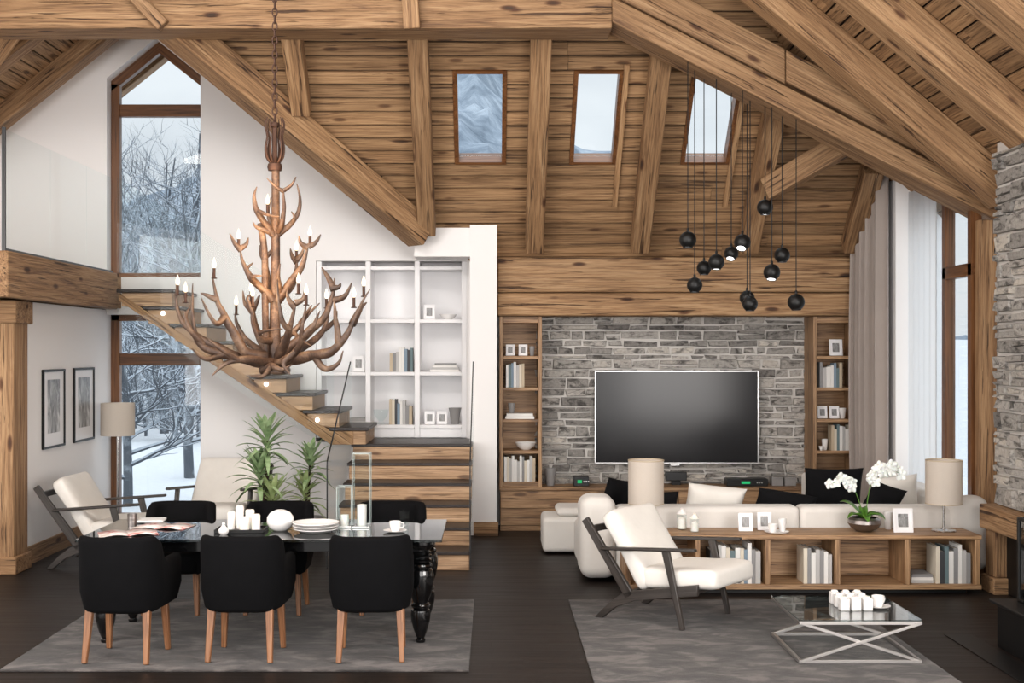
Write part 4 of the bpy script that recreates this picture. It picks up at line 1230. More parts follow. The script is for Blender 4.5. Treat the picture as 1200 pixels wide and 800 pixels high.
def candle_jar(label, x, y, s=1.0):
    t = thing('candle_jar', label, 'candle', (x, y, BZ), 0, 'candle jars on the low bookcase'); t.scale = (s,)*3
    m = MB(); m.lathe([(0, 0), (.04, 0), (.043, .006), (.043, .13), (.039, .13), (.039, .012), (0, .012)], 24); m.build('glass_jar', M['glass'], t)
    m = MB(); m.lathe([(0, .0125), (.037, .0125), (.037, .09), (.012, .11), (0, .11)], 20); m.build('candle', M['wax'], t)
    m = MB(); m.lathe([(0, .131), (.045, .131), (.045, .138), (.03, .15), (.012, .168), (.016, .178), (0, .185)], 20); m.build('lid', M['wax'], t)
candle_jar('taller glass candle jar with white lid, left one on the low bookcase', XP(799, 10.7), 10.7, 1.05)
candle_jar('shorter glass candle jar with white lid, right one on the low bookcase', XP(814, 10.55), 10.55, .9)
frame('small white photo frame on the low bookcase, left one beside the cups', (XP(874, 10.6), 10.6, BZ), .12, .155)
frame('small white photo frame on the low bookcase, right one beside the cups', (XP(896, 10.66), 10.66, BZ), .12, .155)
t = thing('saucer_dish', 'white oval saucer dish on the low bookcase beside the frames', 'dish', (XP(910, 10.5), 10.5, BZ))
m = MB(); m.lathe([(0, 0), (.06, 0), (.1, .012), (.105, .018), (.098, .018), (.06, .008), (0, .008)], 28); m.build('dish_body', M['whitecer'], t)
vessel('cup', 'white cup on the white dish on the low bookcase, left one', 'cup', (XP(905, 10.49), 10.48, BZ+.0105), cup_prof(.04, .07), 'whitecer')
vessel('cup', 'taller white cup on the white dish on the low bookcase, right one', 'cup', (XP(917, 10.52), 10.53, BZ+.0105), cup_prof(.036, .11), 'whitecer')
vessel('cup', 'white beaker on the low bookcase between orchid and photo frame', 'cup', (XP(1041, 10.74), 10.74, BZ), cup_prof(.04, .15), 'whitecer')
frame('white photo frame with grey picture on the low bookcase right of the orchid', (XP(1059, 10.52), 10.52, BZ), .165, .205, pmat='print2')

# orchid
orx, ory = XP(1013, 10.6), 10.6
t = thing('potted_orchid', 'white flowering orchid in a round pewter bowl on the low bookcase', 'plant', (orx, ory, BZ))
m = MB(); m.lathe([(0, 0), (.06, 0), (.115, .035), (.142, .075), (.135, .105), (.11, .125), (.1, .122), (.12, .1), (.125, .075), (.1, .04), (0, .02)], 36); m.build('pot', M['pewter'], t)
m = MB(); m.lathe([(0, .102), (.112, .1), (.112, .095), (0, .095)], 24); m.build('soil', M['soil'], t)
rr = random.Random(4)
def strap_leaf(m, base, d, L, w, rise, droop, nseg=8, fold=.25):
    d = Vector(d).normalized(); s = d.cross(Vector((0, 0, 1))).normalized()
    def f(i, j):
        t_ = i/nseg
        c = Vector(base) + d*L*t_*(1 - .15*t_*droop) + Vector((0, 0, rise*L*t_ - droop*L*t_*t_))
        ww = w*math.sin(PI*min(1, .12 + t_*.88))**.7*(1 if t_ < .98 else .1)
        q = (j-1.0)
        return c + s*ww*q*.5 + Vector((0, 0, abs(q)*ww*fold))
    m.grid(f, nseg+1, 3)
for a, L, r in ((.3, .2, .9), (1.4, .2, 1.2), (2.6, .24, 1.4), (3.5, .2, .9), (4.6, .19, .8), (5.5, .22, .9)):
    m = MB(); strap_leaf(m, (0, 0, .1), (math.cos(a), math.sin(a), 0), L, .075, r, .8)
    o = m.build('leaf', M['orchidleaf'], t, ang=180); sd = o.modifiers.new('thick', 'SOLIDIFY'); sd.thickness = .003
def flower(m, c, nrm, r):
    n = Vector(nrm).normalized(); u = n.orthogonal().normalized(); v = n.cross(u)
    for k in range(5):
        a = 2*PI*k/5 + .3; d = u*math.cos(a) + v*math.sin(a); s = n.cross(d)
        def f(i, j, d=d, s=s):
            q = i/4; w = math.sin(PI*(.12 + .8*q))*r*.48
            return c + d*r*q + s*w*(j-1) + n*(.25*r*q*q - .1*r*abs(j-1)*q)
        m.grid(f, 5, 3)
    m.sell(c + n*r*.12, (r*.3, r*.3, r*.3), 1, 1, None, 6, 8)
def spray(stemfn, nfl, r, s0):
    pts = [stemfn(i/16) for i in range(17)]
    m = MB(); m.tube(pts, [.0045*(1-.5*i/16) for i in range(17)], 6); m.build('flower_stem', M['orchidleaf'], t)
    for k in range(nfl):
        q = s0 + (1-s0)*k/(nfl-1); c = stemfn(q) + Vector((rr.uniform(-.025, .025), rr.uniform(-.03, .03), rr.uniform(-.02, .03)))
        m = MB(); flower(m, c, (rr.uniform(-.5, .5), -1, rr.uniform(-.3, .4)), r*rr.uniform(.85, 1.1))
        o = m.build('flower', M['petal'], t, ang=180); sd = o.modifiers.new('thick', 'SOLIDIFY'); sd.thickness = .002
spray(lambda q: Vector((-.01 - .27*q**1.5, .02 - .05*q, .1 + .34*math.sin(q*PI*.62))), 9, .05, .5)
spray(lambda q: Vector((.02 + .05*q + .22*q**2.4, .03 - .03*q, .1 + .44*math.sin(q*PI*.63))), 20, .055, .42)

# ---- coffee table top
CZ = CT
for i in range(3):
    for j in range(3):
        x = XP(986 + i*13.5, 8.4); y = 8.34 + j*.115
        t = thing('candle_block', 'square white block candle on the coffee table, %s column, %s row' % (['left', 'middle', 'right'][i], ['front', 'middle', 'back'][j]), 'candle', (x, y, CZ), 0, 'white candles on the coffee table')
        m = MB(); m.box((0, 0, .04), (.062, .062, .08)); m.build('candle_holder', M['whitecer'], t, bevel=.005)
        m = MB(); m.lathe([(0, .0805), (.022, .0805), (.024, .084), (.02, .092), (0, .095)], 16); m.build('candle', M['wax'], t)
t = thing('saucer', 'white saucer under the cup on the coffee table', 'saucer', (XP(1029, 8.42), 8.42, CZ))
m = MB(); m.lathe([(0, 0), (.045, 0), (.08, .012), (.084, .016), (.078, .016), (.045, .006), (0, .006)], 28); m.build('dish', M['whitecer'], t)
def cup(label, loc, s=1, ang=0):
    t = thing('coffee_cup', label, 'cup', loc, ang); t.scale = (s,)*3
    m = MB(); m.lathe([(0, 0), (.026, 0), (.028, .004), (.042, .045), (.044, .075), (.041, .075), (.039, .045), (.024, .007), (0, .007)], 24); m.build('bowl', M['whitecer'], t)
    m = MB(); m.tube([(.042, 0, .062), (.062, 0, .06), (.068, 0, .042), (.058, 0, .026), (.036, 0, .026)], .005, 8); m.build('handle', M['whitecer'], t)
    return t
cup('white coffee cup standing on the saucer on the coffee table', (XP(1029, 8.42), 8.42, CZ+.0065), 1.0, .6)

# ---- dining table things
tt = TT
tx = lambda p, y: XP(p, y)
t = thing('serving_tray', 'dark rectangular tray under the white candles on the dining table', 'tray', (tx(283, 8.85), 8.85, tt), .03)
m = MB(); m.box((0, 0, .006), (.33, .2, .012)); m.build('tray_base', M['black'], t, bevel=.003)
for c, s in (((0, .106, .012), (.342, .012, .024)), ((0, -.106, .012), (.342, .012, .024)), ((.171, 0, .012), (.012, .2, .024)), ((-.171, 0, .012), (.012, .2, .024))):
    m = MB(); m.box(c, s); m.build('rim', M['black'], t, bevel=.002)
for px, y, r, h, lab in ((271, 8.87, .027, .125, 'tall narrow white candle at the left of the dark tray'), (281, 8.90, .03, .165, 'tallest white candle at the back of the dark tray'), (286, 8.80, .034, .1, 'short white candle at the front of the dark tray'), (293, 8.88, .032, .14, 'tall round white candle right of centre on the dark tray'), (300, 8.82, .03, .115, 'white candle at the right end of the dark tray')):
    t = thing('pillar_candle', lab, 'candle', (tx(px, y), y, tt+.0128), 0, 'white candles on the dining table tray')
    m = MB(); m.lathe([(0, 0), (r, 0), (r, h-.012), (r*.85, h-.002), (r*.4, h), (0, h-.004)], 22); m.build('candle', M['wax'], t)
    m = MB(); m.lathe([(.0015, h-.004), (.0012, h+.01), (0, h+.011)], 6); m.build('wick', M['black'], t)
t = thing('lidded_pot', 'small white onion-shaped pot left of the candle tray on the dining table', 'pot', (tx(262, 8.685), 8.685, tt))
m = MB(); m.lathe([(0, 0), (.022, 0), (.036, .018), (.036, .034), (.02, .055), (.01, .065), (0, .065)], 20); m.build('body', M['whitecer'], t)
m = MB(); m.lathe([(0, .0655), (.01, .0655), (.014, .074), (.008, .084), (0, .086)], 14); m.build('stopper', M['whitecer'], t)
vessel('globe_vase', 'round white globe vase on the dining table between candles and plates', 'vase', (tx(328.5, 8.87), 8.87, tt),
       [(0, 0), (.045, 0), (.075, .02), (.096, .06), (.094, .1), (.07, .132), (.035, .148), (.03, .15), (.025, .147), (.06, .125), (.085, .09), (.085, .06), (.06, .02), (0, .01)], 'whitecer', 36)
for k in range(3):
    r = .165 - .008*(k == 0)
    vessel('plate', 'white plate, %s of the stack of three on the dining table' % ['bottom one', 'middle one', 'top one'][k], 'plate', (tx(370, 8.8), 8.8, tt + .0215*k),
           [(0, 0), (r*.6, 0), (r*.68, .006), (r, .026), (r, .031), (r*.97, .031), (r*.66, .0135), (r*.58, .0105), (0, .0105)], 'whitecer', 40, 'stacked white plates on the dining table')
def lantern(label, x, y, w, h):
    t = thing('glass_lantern', label, 'lantern', (x, y, tt))
    b = .005
    for sx in (-1, 1):
        for sy in (-1, 1):
            m = MB(); m.box((sx*(w/2-b/2), sy*(w/2-b/2), h/2+.01), (b, b, h-.024)); m.build('corner_post', M['gedge'], t)
    for z in (.0, h-.006):
        m = MB(); 
        m.bx(-w/2, w/2, -w/2, -w/2+b, z, z+.006); m.bx(-w/2, w/2, w/2-b, w/2, z, z+.006); m.bx(-w/2, -w/2+b, -w/2+b, w/2-b, z, z+.006); m.bx(w/2-b, w/2, -w/2+b, w/2-b, z, z+.006)
        m.build('rim', M['gedge'], t)
    m = MB(); m.bx(-w/2+b, w/2-b, -w/2+b, w/2-b, .0005, .012); m.build('base', M['chrome'], t)
    for sx, sy in ((0, -1), (0, 1), (1, 0), (-1, 0)):
        m = MB(); m.box((sx*(w/2-.003), sy*(w/2-.003), h/2+.003), (w-2*b if sy else .003, w-2*b if sx else .003, h-.02)); m.build('glass_side', M['glass'], t, smooth=False)
    m = MB(); m.lathe([(0, .0125), (w*.27, .0125), (w*.27, h*.3), (w*.1, h*.31), (0, h*.305)], 20); m.build('candle', M['wax'], t)
lantern('tall square glass candle lantern on the dining table', tx(424, 9.06), 9.06, .13, .545)
lantern('short square glass candle lantern left of the tall one on the dining table', tx(404, 9.06), 9.06, .11, .30)
t = thing('saucer', 'white saucer at the right end of the dining table', 'saucer', (tx(463, 8.8), 8.8, tt))
m = MB(); m.lathe([(0, 0), (.045, 0), (.08, .012), (.084, .016), (.078, .016), (.045, .006), (0, .006)], 28); m.build('dish', M['whitecer'], t)
cup('white cup on the saucer at the right end of the dining table', (tx(463, 8.8), 8.8, tt+.0065), .95, .3)
t = thing('drinking_glass', 'clear short glass at the right end of the dining table beside the cup', 'glass', (tx(474, 9.1), 9.1, tt))
m = MB(); m.lathe([(0, 0), (.03, 0), (.034, .11), (.032, .11), (.028, .008), (0, .008)], 20); m.build('tumbler', M['glass'], t)
# magazines, plates and cup at the left end
def magmat():
    t = NT('magazine_page'); tc = t.n('TexCoord'); n = t.noise(tc.outputs['Object'], 8, 3, .5, .4)
    t.pbsdf(t.ramp(n, [(.36, '#b8a79f'), (.46, '#ece6e2'), (.57, '#e2b9b4'), (.63, '#b5413c'), (.68, '#e9e3df')]), .35); return t.m
M['magazine'] = magmat()
for k, (px, y, rz, lab) in enumerate(((150, 8.72, .35, 'open glossy magazine lying at the left end of the dining table'), (192, 9.06, -.15, 'second open magazine partly behind the first on the dining table'))):
    t = thing('magazine', lab, 'magazine', (tx(px, y), y, tt), rz)
    for s in (-1, 1):
        def f(i, j, s=s, h=0):
            q = i/8; return (s*q*.2, (j/1-.5)*.27, .002 + .014*math.sin(PI*min(q*1.1, 1))*(1-q*.4))
        m = MB(); m.grid(f, 9, 2); o = m.build('page', M['magazine'], t, ang=180); sd = o.modifiers.new('thick', 'SOLIDIFY'); sd.thickness = .0015; sd.offset = 1
t = thing('steel_beaker', 'small steel beaker beside the magazines on the dining table', 'cup', (tx(155, 9.15), 9.15, tt))
m = MB(); m.lathe([(0, 0), (.032, 0), (.036, .085), (.033, .085), (.028, .008), (0, .008)], 20); m.build('beaker', M['pewter'], t)
t = thing('square_dish', 'square white dish at the back left of the dining table', 'dish', (tx(176, 9.3), 9.34, tt), .1)
m = MB(); m.sell((0, 0, .012), (.2, .2, .024), .5, .2); m.build('dish', M['whitecer'], t)

# ---- floor lamp at the window
fx, fy = XP(138, 13.9), 13.9
t = thing('floor_lamp', 'floor lamp with beige drum shade in the corner before the tall window', 'lamp', (fx, fy, 0))
m = MB(); m.lathe([(0, 0), (.14, 0), (.142, .012), (.03, .022), (0, .022)], 32); m.build('base', M['chrome'], t)
m = MB(); m.lathe([(.012, .02), (.012, 1.3), (0, 1.3)], 14); m.build('pole', M['chrome'], t)
r, z0, z1 = XP(157.5, fy)-fx, ZP(510, fy), ZP(472, fy)
m = MB(); m.lathe([(r, z0), (r, z1), (r-.004, z1), (r-.004, z0), (r, z0)], 40, caps=False); m.build('lamp_shade', M['shade'], t)
m = MB(); m.lathe([(0, 1.3), (.014, 1.3), (.03, 1.36), (.026, 1.4), (0, 1.42)], 12); m.build('bulb', M['whitecer'], t)

# ---- wall art on the left wall
for (pa, pb, pt_, pb_, lab) in ((48.5, 74, 433, 527, 'framed black and white photo on the left wall, nearer the timber post'), (85, 108.5, 431, 519, 'framed black and white photo on the left wall, nearer the window')):
    Ya, Yb = XL*F/(pa-CX), XL*F/(pb-CX); Yc = (Ya+Yb)/2; W = Yb-Ya; z1 = ZP(pt_, Ya); z0 = ZP(pb_, Ya); hh = z1-z0
    t = thing('wall_picture', lab, 'picture', (XL+.0005, Yc, z0))
    b = .022
    m = MB()
    for c, s in (((.0125, 0, b/2), (.025, W, b)), ((.0125, 0, hh-b/2), (.025, W, b)), ((.0125, -W/2+b/2, hh/2), (.025, b, hh-2*b)), ((.0125, W/2-b/2, hh/2), (.025, b, hh-2*b))): m.box(c, s)
    m.build('frame', M['black'], t, bevel=.002)
    m = MB(); m.box((.006, 0, hh/2), (.01, W-2*b-.001, hh-2*b-.001)); m.build('mount', M['whitelac'], t, smooth=False)
    m = MB(); m.box((.0125, 0, hh*.53), (.002, W*.56, hh*.68)); m.build('print', M['print'], t, smooth=False)

# ---- palms behind the table
def palm(label, x, y, tops, seed, Lr=(.28, .42)):
    rr = random.Random(seed)
    t = thing('potted_palm', label, 'plant', (x, y, 0), 0, 'palms behind the dining table')
    m = MB(); m.lathe([(0, 0), (.15, 0), (.155, .01), (.19, .33), (.18, .34), (.165, .33), (.16, .3), (0, .3)], 32); m.build('pot', M['grey'], t)
    m = MB(); m.lathe([(0, .305), (.163, .303), (.163, .301), (0, .301)], 20); m.build('soil', M['soil'], t)
    for k, (dx, dy, z, n, mat) in enumerate(tops):
        pts = [(dx*.3*i/6 + dx*.7*(i/6)**2, dy*i/6, .3 + (z-.3)*i/6) for i in range(7)]
        m = MB(); m.tube(pts, [.018*(1-.4*i/6) for i in range(7)], 8); m.build('stem', M['soil'], t)
        m = MB()
        for q in range(n):
            u = q/(n-1); a = q*2.39996 + rr.uniform(-.2, .2); el = -.1 + 1.5*u
            L = rr.uniform(*Lr)*(1-.25*u)
            d = (math.cos(a), math.sin(a), 0)
            strap_leaf(m, (dx, dy, z - .18 + .24*u), d, L*max(.35, math.cos(el*.8)), .052, .1 + el*1.25, .55*(1-u*.55), 7, .18)
        o = m.build('foliage', M[mat], t, ang=180)
py_ = 12.4
palm('tall palm with three leaf rosettes in a pot behind the dining table', XP(312, 12.0), 12.0, [(0, .03, 1.2, 40, 'leaf'), (-.06, -.04, .9, 40, 'leaf'), (.07, -.05, .62, 34, 'leafpale')], 2, (.3, .4))
palm('shorter palm with two leaf rosettes in a pot, right of the tall one', XP(361, 12.72), 12.72, [(.02, .02, .93, 34, 'leaf'), (-.03, -.04, .62, 32, 'leafpale')], 6, (.25, .33))

# ================================================================== PENDANT CLUSTER
pen = [(806, 281, 11.42, 0, 1, 'uppermost on the left side of the cluster'), (814, 334, 11.57, 0, .92, 'lowest on the left side of the cluster'), (825, 314, 11.7, 0, .88, 'just left of two touching ones, short cord'), (839.5, 307, 11.5, 4, .95, 'third from left at the height of the beam edge'),
       (857, 297, 11.68, 28, .85, 'half hidden behind a tilted one'), (870, 284, 11.44, 30, .98, 'tilted, showing its white opening, left of the highest one'), (896.5, 243, 11.55, 0, .95, 'hanging highest of all'), (904.5, 319, 11.48, 14, .98, 'tilted and showing its white opening, right half of cluster'),
       (916.5, 299, 11.6, 0, .92, 'second from right'), (875.5, 349, 11.77, 0, .9, 'behind another near the low centre'), (879, 356, 11.62, 0, .92, 'lowest in the centre'), (933, 354, 11.46, -6, 1, 'lowest and farthest right')]
zdiag = lambda x: zt(x) - .235
for px, py, y, tilt, s, lab in pen:
    c = P(px, py, y); R = .079*s
    top = zdiag(c.x) + .004 - c.z
    t = thing('pendant_lamp', 'small black ball pendant lamp, ' + lab, 'lamp', c, 0, 'black ball pendants under the diagonal beam')
    Rm = Matrix.Rotation(math.radians(-tilt), 4, 'X') @ Matrix.Rotation(math.radians(tilt*.5), 4, 'Y')
    m = MB(); pr = []
    for i in range(15):
        a = PI/2 - (PI/2 + .95)*i/14; pr.append((R*math.cos(a), R*math.sin(a)))
    pr[0] = (0, R); r1, z1 = pr[-1]
    pr += [(r1, z1-R*.12), (r1-.004, z1-R*.12), (r1-.004, z1), (r1*.9, z1+.01)]
    m.lathe(pr, 28, Rm, caps=False); m.build('shade', M['black'], t)
    m = MB(); m.lathe([(0, z1-R*.02), (r1*.9, z1-R*.02), (r1*.9, z1+.006), (0, z1+.006)], 24, Rm); m.build('lamp_disc', M['spot'], t)
    m = MB(); m.lathe([(.012, R*.97), (.012, R*1.3), (.003, R*1.45), (0, R*1.45)], 12); m.build('cord_grip', M['black'], t)
    m = MB(); m.tube([(0, 0, R*1.4), (0, 0, top)], .0045, 6); m.build('cord', M['black'], t)

# ================================================================== ANTLER CHANDELIER
chx, chy = XP(322, 9.3), 9.3
chz = ZP(444, 9.3)
ch = thing('antler_chandelier', 'large antler chandelier with candle bulbs hanging on a chain over the dining table', 'chandelier', (chx, chy, chz))
ch_o = Vector((chx, chy, chz))
K = 9.3/F
def L3(px, py, d): return Vector(((px-322)*K, d, (444-py)*K))
def smooth(pts, n=5):
    out = []
    for i in range(len(pts)-1):
        p0, p1, p2, p3 = pts[max(i-1, 0)], pts[i], pts[i+1], pts[min(i+2, len(pts)-1)]
        for k in range(n):
            t = k/n
            out.append(.5*((2*p1) + (-p0+p2)*t + (2*p0-5*p1+4*p2-p3)*t*t + (-p0+3*p1-3*p2+p3)*t**3))
    out.append(pts[-1]); return out
def antler(main, tines=(), r=.03, name='antler'):
    m = MB()
    def horn(pts, r0):
        q = smooth([Vector(p) for p in pts]); n = len(q)
        q = [p + Vector((noise.noise(p*9), noise.noise(p*9+Vector((5, 0, 0))), noise.noise(p*9+Vector((0, 7, 0)))))*.008 for p in q]
        r0 *= 1.22; rad = [max(.0035, r0*(1-(i/(n-1))**1.35)*(1 + .12*noise.noise(q[i]*14)) + .003) for i in range(n)]
        m.tube(q, rad, 9)
    horn([L3(*p) for p in main], r)
    for t_ in tines: horn([L3(*p) for p in t_], r*.62)
    return m.build(name, M['antler'], ch, ang=70)
# central posts
m = MB(); m.tube([L3(322, 436, 0), L3(322, 380, 0), L3(323, 300, 0), L3(323, 195, 0)], [.05, .042, .034, .03], 14); m.build('post', M['antler'], ch)
m = MB(); m.tube(smooth([L3(313, 420, -.03), L3(312, 350, -.05), L3(311, 300, -.03), L3(306, 262, -.02)]), [.026]*16, 10); m.build('post', M['antler'], ch)
# lower ring, drawn around the post
antler([(330, 424, 0), (365, 417, -.12), (392, 412, -.2), (408, 396, -.22), (421, 368, -.2), (436, 341, -.18)], [[(402, 404, -.21), (399, 380, -.23), (396, 352, -.24)], [(372, 418, -.14), (385, 431, -.2), (400, 427, -.22), (407, 411, -.24)], [(416, 380, -.2), (424, 362, -.12), (432, 355, -.1)]], .036)
antler([(332, 412, .04), (358, 392, .0), (380, 372, -.02), (390, 345, 0), (391, 326, .02)], [[(391, 340, 0), (384, 325, .02), (376, 313, .03)], [(391, 352, 0), (405, 346, -.02), (413, 331, -.02)], [(388, 338, 0), (396, 336, 0), (399, 331, 0)]], .032)
antler([(314, 424, 0), (284, 419, -.12), (258, 412, -.2), (241, 402, -.24), (236, 375, -.26), (235, 334, -.25)], [[(245, 404, -.22), (233, 386, -.3), (228, 366, -.32)], [(270, 414, -.16), (252, 420, -.28), (238, 408, -.36)]], .032)
antler([(312, 428, .03), (272, 416, .05), (240, 400, .06), (216, 382, .05), (206, 358, .04), (206, 331, .03)], [[(222, 388, .05), (214, 372, .1), (220, 356, .12)]], .03)
antler([(312, 418, -.06), (292, 412, -.16), (280, 388, -.22), (268, 365, -.24), (261, 345, -.24), (257, 322, -.24)], [[(264, 352, -.24), (254, 349, -.24), (244, 345, -.25)], [(272, 372, -.24), (264, 380, -.34), (250, 352, -.38)]], .034)
antler([(316, 414, .08), (302, 400, .16), (293, 380, .2), (289, 358, .2), (287, 348, .2)], [[(290, 362, .2), (280, 355, .22), (277, 338, .22)], [(288, 366, .2), (296, 352, .18), (300, 344, .16)]], .028)
antler([(328, 418, -.06), (340, 400, -.2), (348, 380, -.28), (355, 352, -.3)], [[(353, 362, -.29), (346, 352, -.3), (345, 342, -.32)], [(354, 356, -.3), (363, 352, -.3), (365, 340, -.3)], [(346, 386, -.28), (338, 372, -.34), (334, 330, -.34)]], .03)
antler([(322, 426, -.05), (300, 420, -.3), (280, 424, -.42), (266, 439, -.48)], [[(292, 421, -.36), (276, 410, -.48), (262, 396, -.52)]], .028)
antler([(324, 426, -.04), (345, 420, -.26), (362, 405, -.42), (366, 385, -.5), (372, 356, -.52)], [[(356, 412, -.36), (344, 424, -.44), (352, 438, -.46)], [(364, 396, -.46), (378, 384, -.5), (386, 366, -.5)]], .028)
antler([(324, 420, .05), (346, 408, .26), (366, 392, .4), (374, 372, .46), (373, 352, .48)], [[(371, 384, .44), (382, 374, .5), (385, 362, .5)]], .028)
antler([(320, 420, .06), (296, 410, .28), (275, 396, .4), (262, 376, .46), (262, 360, .48)], [[(270, 390, .42), (258, 386, .5), (252, 372, .5)]], .026)
antler([(318, 400, -.04), (308, 396, -.14), (301, 376, -.2), (303, 356, -.2)], [[(302, 368, -.2), (296, 352, -.22), (300, 346, -.22)], [(306, 392, -.14), (318, 388, -.24), (340, 386, -.3)]], .02)
antler([(326, 402, .03), (342, 388, .08), (356, 372, .1), (372, 354, .12)], [[(350, 378, .09), (360, 366, .02), (366, 358, 0)], [(342, 388, .08), (352, 398, 0), (366, 406, -.04)]], .022)
antler([(308, 434, -.02), (324, 428, -.2), (338, 432, -.28), (350, 427, -.3)], [[(324, 429, -.2), (314, 440, -.28), (300, 438, -.3)]], .022)
antler([(336, 434, .04), (318, 436, .2), (302, 432, .28), (290, 424, .32)], [[(312, 435, .24), (300, 440, .3), (288, 440, .32)]], .022)
# middle tier
antler([(320, 352, -.02), (308, 338, -.06), (296, 325, -.1), (288, 308, -.12), (285, 292, -.12)], [[(286, 294, -.12), (279, 287, -.14), (274, 276, -.15)], [(285, 292, -.12), (292, 288, -.11), (295, 280, -.1)], [(304, 334, -.07), (300, 326, -.14), (312, 324, -.16)], [(296, 325, -.1), (290, 316, -.02), (297, 308, 0)]], .028)
antler([(326, 352, -.02), (340, 334, -.06), (354, 316, -.1), (361, 300, -.12), (364, 290, -.12)], [[(363, 292, -.12), (356, 287, -.14), (353, 278, -.15)], [(364, 291, -.12), (372, 286, -.11), (378, 276, -.1)], [(330, 344, -.04), (330, 325, -.14), (333, 310, -.16)]], .028)
antler([(322, 350, .04), (312, 330, .16), (306, 312, .22), (304, 296, .24)], [[(305, 302, .24), (298, 294, .26), (296, 284, .26)], [(304, 298, .24), (311, 292, .24), (314, 284, .24)]], .026)
antler([(324, 350, .04), (338, 334, .14), (342, 316, .2), (342, 300, .22)], [[(342, 305, .22), (336, 296, .24), (334, 288, .24)], [(342, 302, .22), (349, 294, .22), (351, 286, .22)]], .026)
# upper crown
antler([(320, 274, -.02), (311, 271, -.06), (303, 267, -.08), (299, 261, -.08)], (), .018)
antler([(320, 276, -.02), (306, 252, -.1), (302, 240, -.12), (302, 230, -.12), (305, 221, -.12)], [[(304, 248, -.1), (316, 254, -.16), (332, 256, -.16)]], .02)
antler([(326, 272, -.02), (333, 262, -.08), (335, 240, -.1), (336, 224, -.1)], [[(336, 226, -.1), (328, 222, -.12), (316, 212, -.12)], [(336, 225, -.1), (344, 219, -.1), (349, 209, -.1)]], .018)
antler([(326, 275, 0), (340, 262, .02), (349, 246, .03), (351, 230, .03), (348, 215, .02)], [[(341, 262, .02), (345, 254, .0), (342, 248, -.02)]], .018)
antler([(322, 276, .02), (316, 262, .1), (311, 246, .13), (314, 228, .14)], (), .018)
# ring of tines at the crown under the chain
for k in range(10):
    a = 2*PI*k/10; c, s = math.cos(a), math.sin(a)
    def q(r, py): v = L3(322, py, 0); return v + Vector((r*c, r*s, 0))
    m = MB(); pts = smooth([q(.028, 191), q(.062, 184), q(.07, 172), q(.058, 160), q(.075, 147), q(.06, 138)], 3); n = len(pts)
    m.tube(pts, [.011*(1-.7*i/(n-1)) for i in range(n)], 7); m.build('crown_tine', M['iron'], ch)
m = MB(); m.lathe([(0, (444-200)*K), (.05, (444-200)*K), (.056, (444-196)*K), (.05, (444-192)*K), (.02, (444-190)*K), (.02, (444-150)*K), (.034, (444-148)*K), (.034, (444-144)*K), (0, (444-143)*K)], 24); m.build('crown_hub', M['iron'], ch)
# candle bulbs
for (px, py, d) in ((283.5, 293, -.12), (366, 290, -.12), (317, 253, -.12), (303.5, 298, .24), (342, 302, .22), (357, 346, -.3), (288, 351, .2), (418, 361, -.19), (429, 348, -.17), (207, 345, .03), (229, 356, -.3), (260, 328, -.26), (373, 358, .46), (262, 366, .46), (371, 360, -.52), (302, 360, -.2)):
    b = L3(px, py, d)
    m = MB(); m.lathe([(.02, -.006), (.024, 0), (.011, .004), (.011, .07), (.013, .072), (0, .074)], 14, Matrix.Translation(b)); o = m.build('candle_sleeve', M['iron'], ch)
    m = MB(); m.lathe([(.008, .074), (.016, .092), (.015, .108), (.006, .135), (.002, .15), (0, .151)], 12, Matrix.Translation(b)); m.build('bulb', M['bulb'], ch)
# chain
m = MB(); zc = (444-143)*K; k = 0; ztop = z_left(chx) - .03 - chz
while zc < ztop:
    pts = []
    for i in range(12):
        a = 2*PI*i/12; u, v = .018*math.cos(a), .034*math.sin(a)
        pts.append((u if k % 2 else 0, 0 if k % 2 else u, zc + .03 + v))
    m.tube(pts, .0055, 6, closed=True); zc += .053; k += 1
m.build('chain', M['iron'], ch)
m = MB(); m.lathe([(.05, ztop+.03), (.05, ztop+.01), (.03, ztop-.01), (.008, ztop-.02), (0, ztop-.02)], 16); o = m.build('ceiling_hook', M['iron'], ch); o.location = (0, 0, 0)
# ================================================================== CAMERA, SKY, LIGHTS
cam = bpy.data.cameras.new('camera'); co = bpy.data.objects.new('camera', cam); COL.objects.link(co)
co.location = (0, 0, H); co.rotation_euler = (PI/2, 0, 0)
cam.sensor_width = 36; cam.lens = F/1200*36; cam.shift_x = (600-CX)/1200; cam.shift_y = (CY-400)/1200
cam.clip_end = 1500; cam.clip_start = .05
SC.camera = co
w = bpy.data.worlds.new('overcast_sky'); SC.world = w; w.use_nodes = True
nt = w.node_tree; nt.nodes.clear()
tc = nt.nodes.new('ShaderNodeTexCoord'); nz = nt.nodes.new('ShaderNodeTexNoise'); nz.inputs['Scale'].default_value = 3.5; nz.inputs['Detail'].default_value = 6
mp = nt.nodes.new('ShaderNodeMapping'); mp.inputs['Scale'].default_value = (1, 1, 2.6)
rp = nt.nodes.new('ShaderNodeValToRGB'); rp.color_ramp.elements[0].position = .38; rp.color_ramp.elements[0].color = col('#dde0e5')
rp.color_ramp.elements[1].position = .6; rp.color_ramp.elements[1].color = col('#f8f9fb')
bg = nt.nodes.new('ShaderNodeBackground'); bg.inputs[1].default_value = 1.0; wo = nt.nodes.new('ShaderNodeOutputWorld')
nt.links.new(tc.outputs['Generated'], mp.inputs[0]); nt.links.new(mp.outputs[0], nz.inputs['Vector']); nt.links.new(nz.outputs['Fac'], rp.inputs[0])
sx = nt.nodes.new('ShaderNodeSeparateXYZ'); nt.links.new(tc.outputs['Generated'], sx.inputs[0])
zr = nt.nodes.new('ShaderNodeMapRange'); zr.inputs['From Min'].default_value = .22; zr.inputs['From Max'].default_value = 1.0
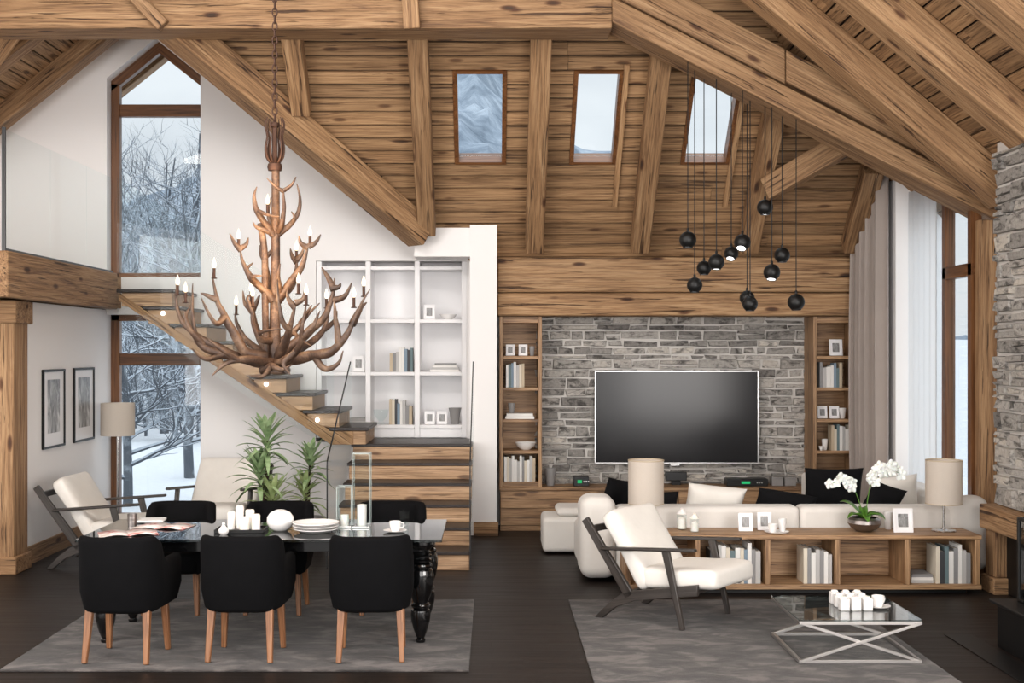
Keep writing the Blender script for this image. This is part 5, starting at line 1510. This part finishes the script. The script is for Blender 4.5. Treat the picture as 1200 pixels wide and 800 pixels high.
zr.inputs['To Min'].default_value = .92; zr.inputs['To Max'].default_value = 3.4; nt.links.new(sx.outputs[2], zr.inputs[0])
nt.links.new(zr.outputs[0], bg.inputs[1])      # overcast sky: about three times brighter overhead than at the horizon
nt.links.new(rp.outputs[0], bg.inputs[0]); nt.links.new(bg.outputs[0], wo.inputs[0])

def area(name, loc, direction, sx, sy, power, c='#ffffff', spread=180):
    l = bpy.data.lights.new(name, 'AREA'); l.shape = 'RECTANGLE'; l.size = sx; l.size_y = sy; l.energy = power; l.color = col(c)[:3]
    l.spread = math.radians(spread)
    o = bpy.data.objects.new(name, l); COL.objects.link(o); o.location = loc
    o.rotation_euler = Vector(direction).to_track_quat('-Z', 'Y').to_euler(); return o
def point(name, loc, power, c='#ffd9a8', r=.03):
    l = bpy.data.lights.new(name, 'POINT'); l.energy = power; l.color = col(c)[:3]; l.shadow_soft_size = r
    o = bpy.data.objects.new(name, l); COL.objects.link(o); o.location = loc; return o
# added fill panels out of view, lighting the room where no window is modelled
area('fill_light_front', (-.8, -1.3, 2.0), (0, 1, .02), 9, 3.2, 310, '#fffaf6')
area('fill_light_left', (-6.4, 6.0, 2.6), (1, .5, .02), 8, 3.2, 450, '#fffaf6')
area('fill_light_right', (4.58, 4.0, 2.0), (-1, .6, .02), 6, 2.8, 560, '#fffaf6')
area('fill_light_overhead', (2.2, 6.6, 5.2), (-.55, .45, -.8), 5, 1.4, 140, '#fffcf8')  # added overhead fill pair; the near roof has no skylights
area('fill_light_overhead', (-3.0, 6.6, 6.1), (.25, 1, -.65), 5, 1.6, 250, '#fffcf8')
for zz, pw in ((3.35, 6), (2.9, 7), (2.45, 5)): point('chandelier_glow', (XP(322, 9.3), 9.3 - .3, zz), pw, '#ffd09a', .1)
def portal(loc, direction, sx_, sy_):
    o = area('window_portal', loc, direction, sx_, sy_, 1); o.data.cycles.is_portal = True
portal((-3.9, 14.62, 2.9), (0, -1, 0), 1.1, 5.5)
portal((4.68, 12.4, 1.95), (-1, 0, 0), 1.3, 3.6)
vs = SC.view_settings
SC.display_settings.display_device = 'sRGB'
vs.view_transform = 'Standard'; vs.look = 'None'; vs.exposure = 0.36; vs.gamma = 1.0; vs.use_curve_mapping = False
SC.cycles.max_bounces = 10; SC.cycles.diffuse_bounces = 4; SC.cycles.glossy_bounces = 4; SC.cycles.transparent_max_bounces = 16
SC.cycles.caustics_reflective = False; SC.cycles.caustics_refractive = False
SC.cycles.use_denoising = True
SC.cycles.sample_clamp_indirect = 6.0
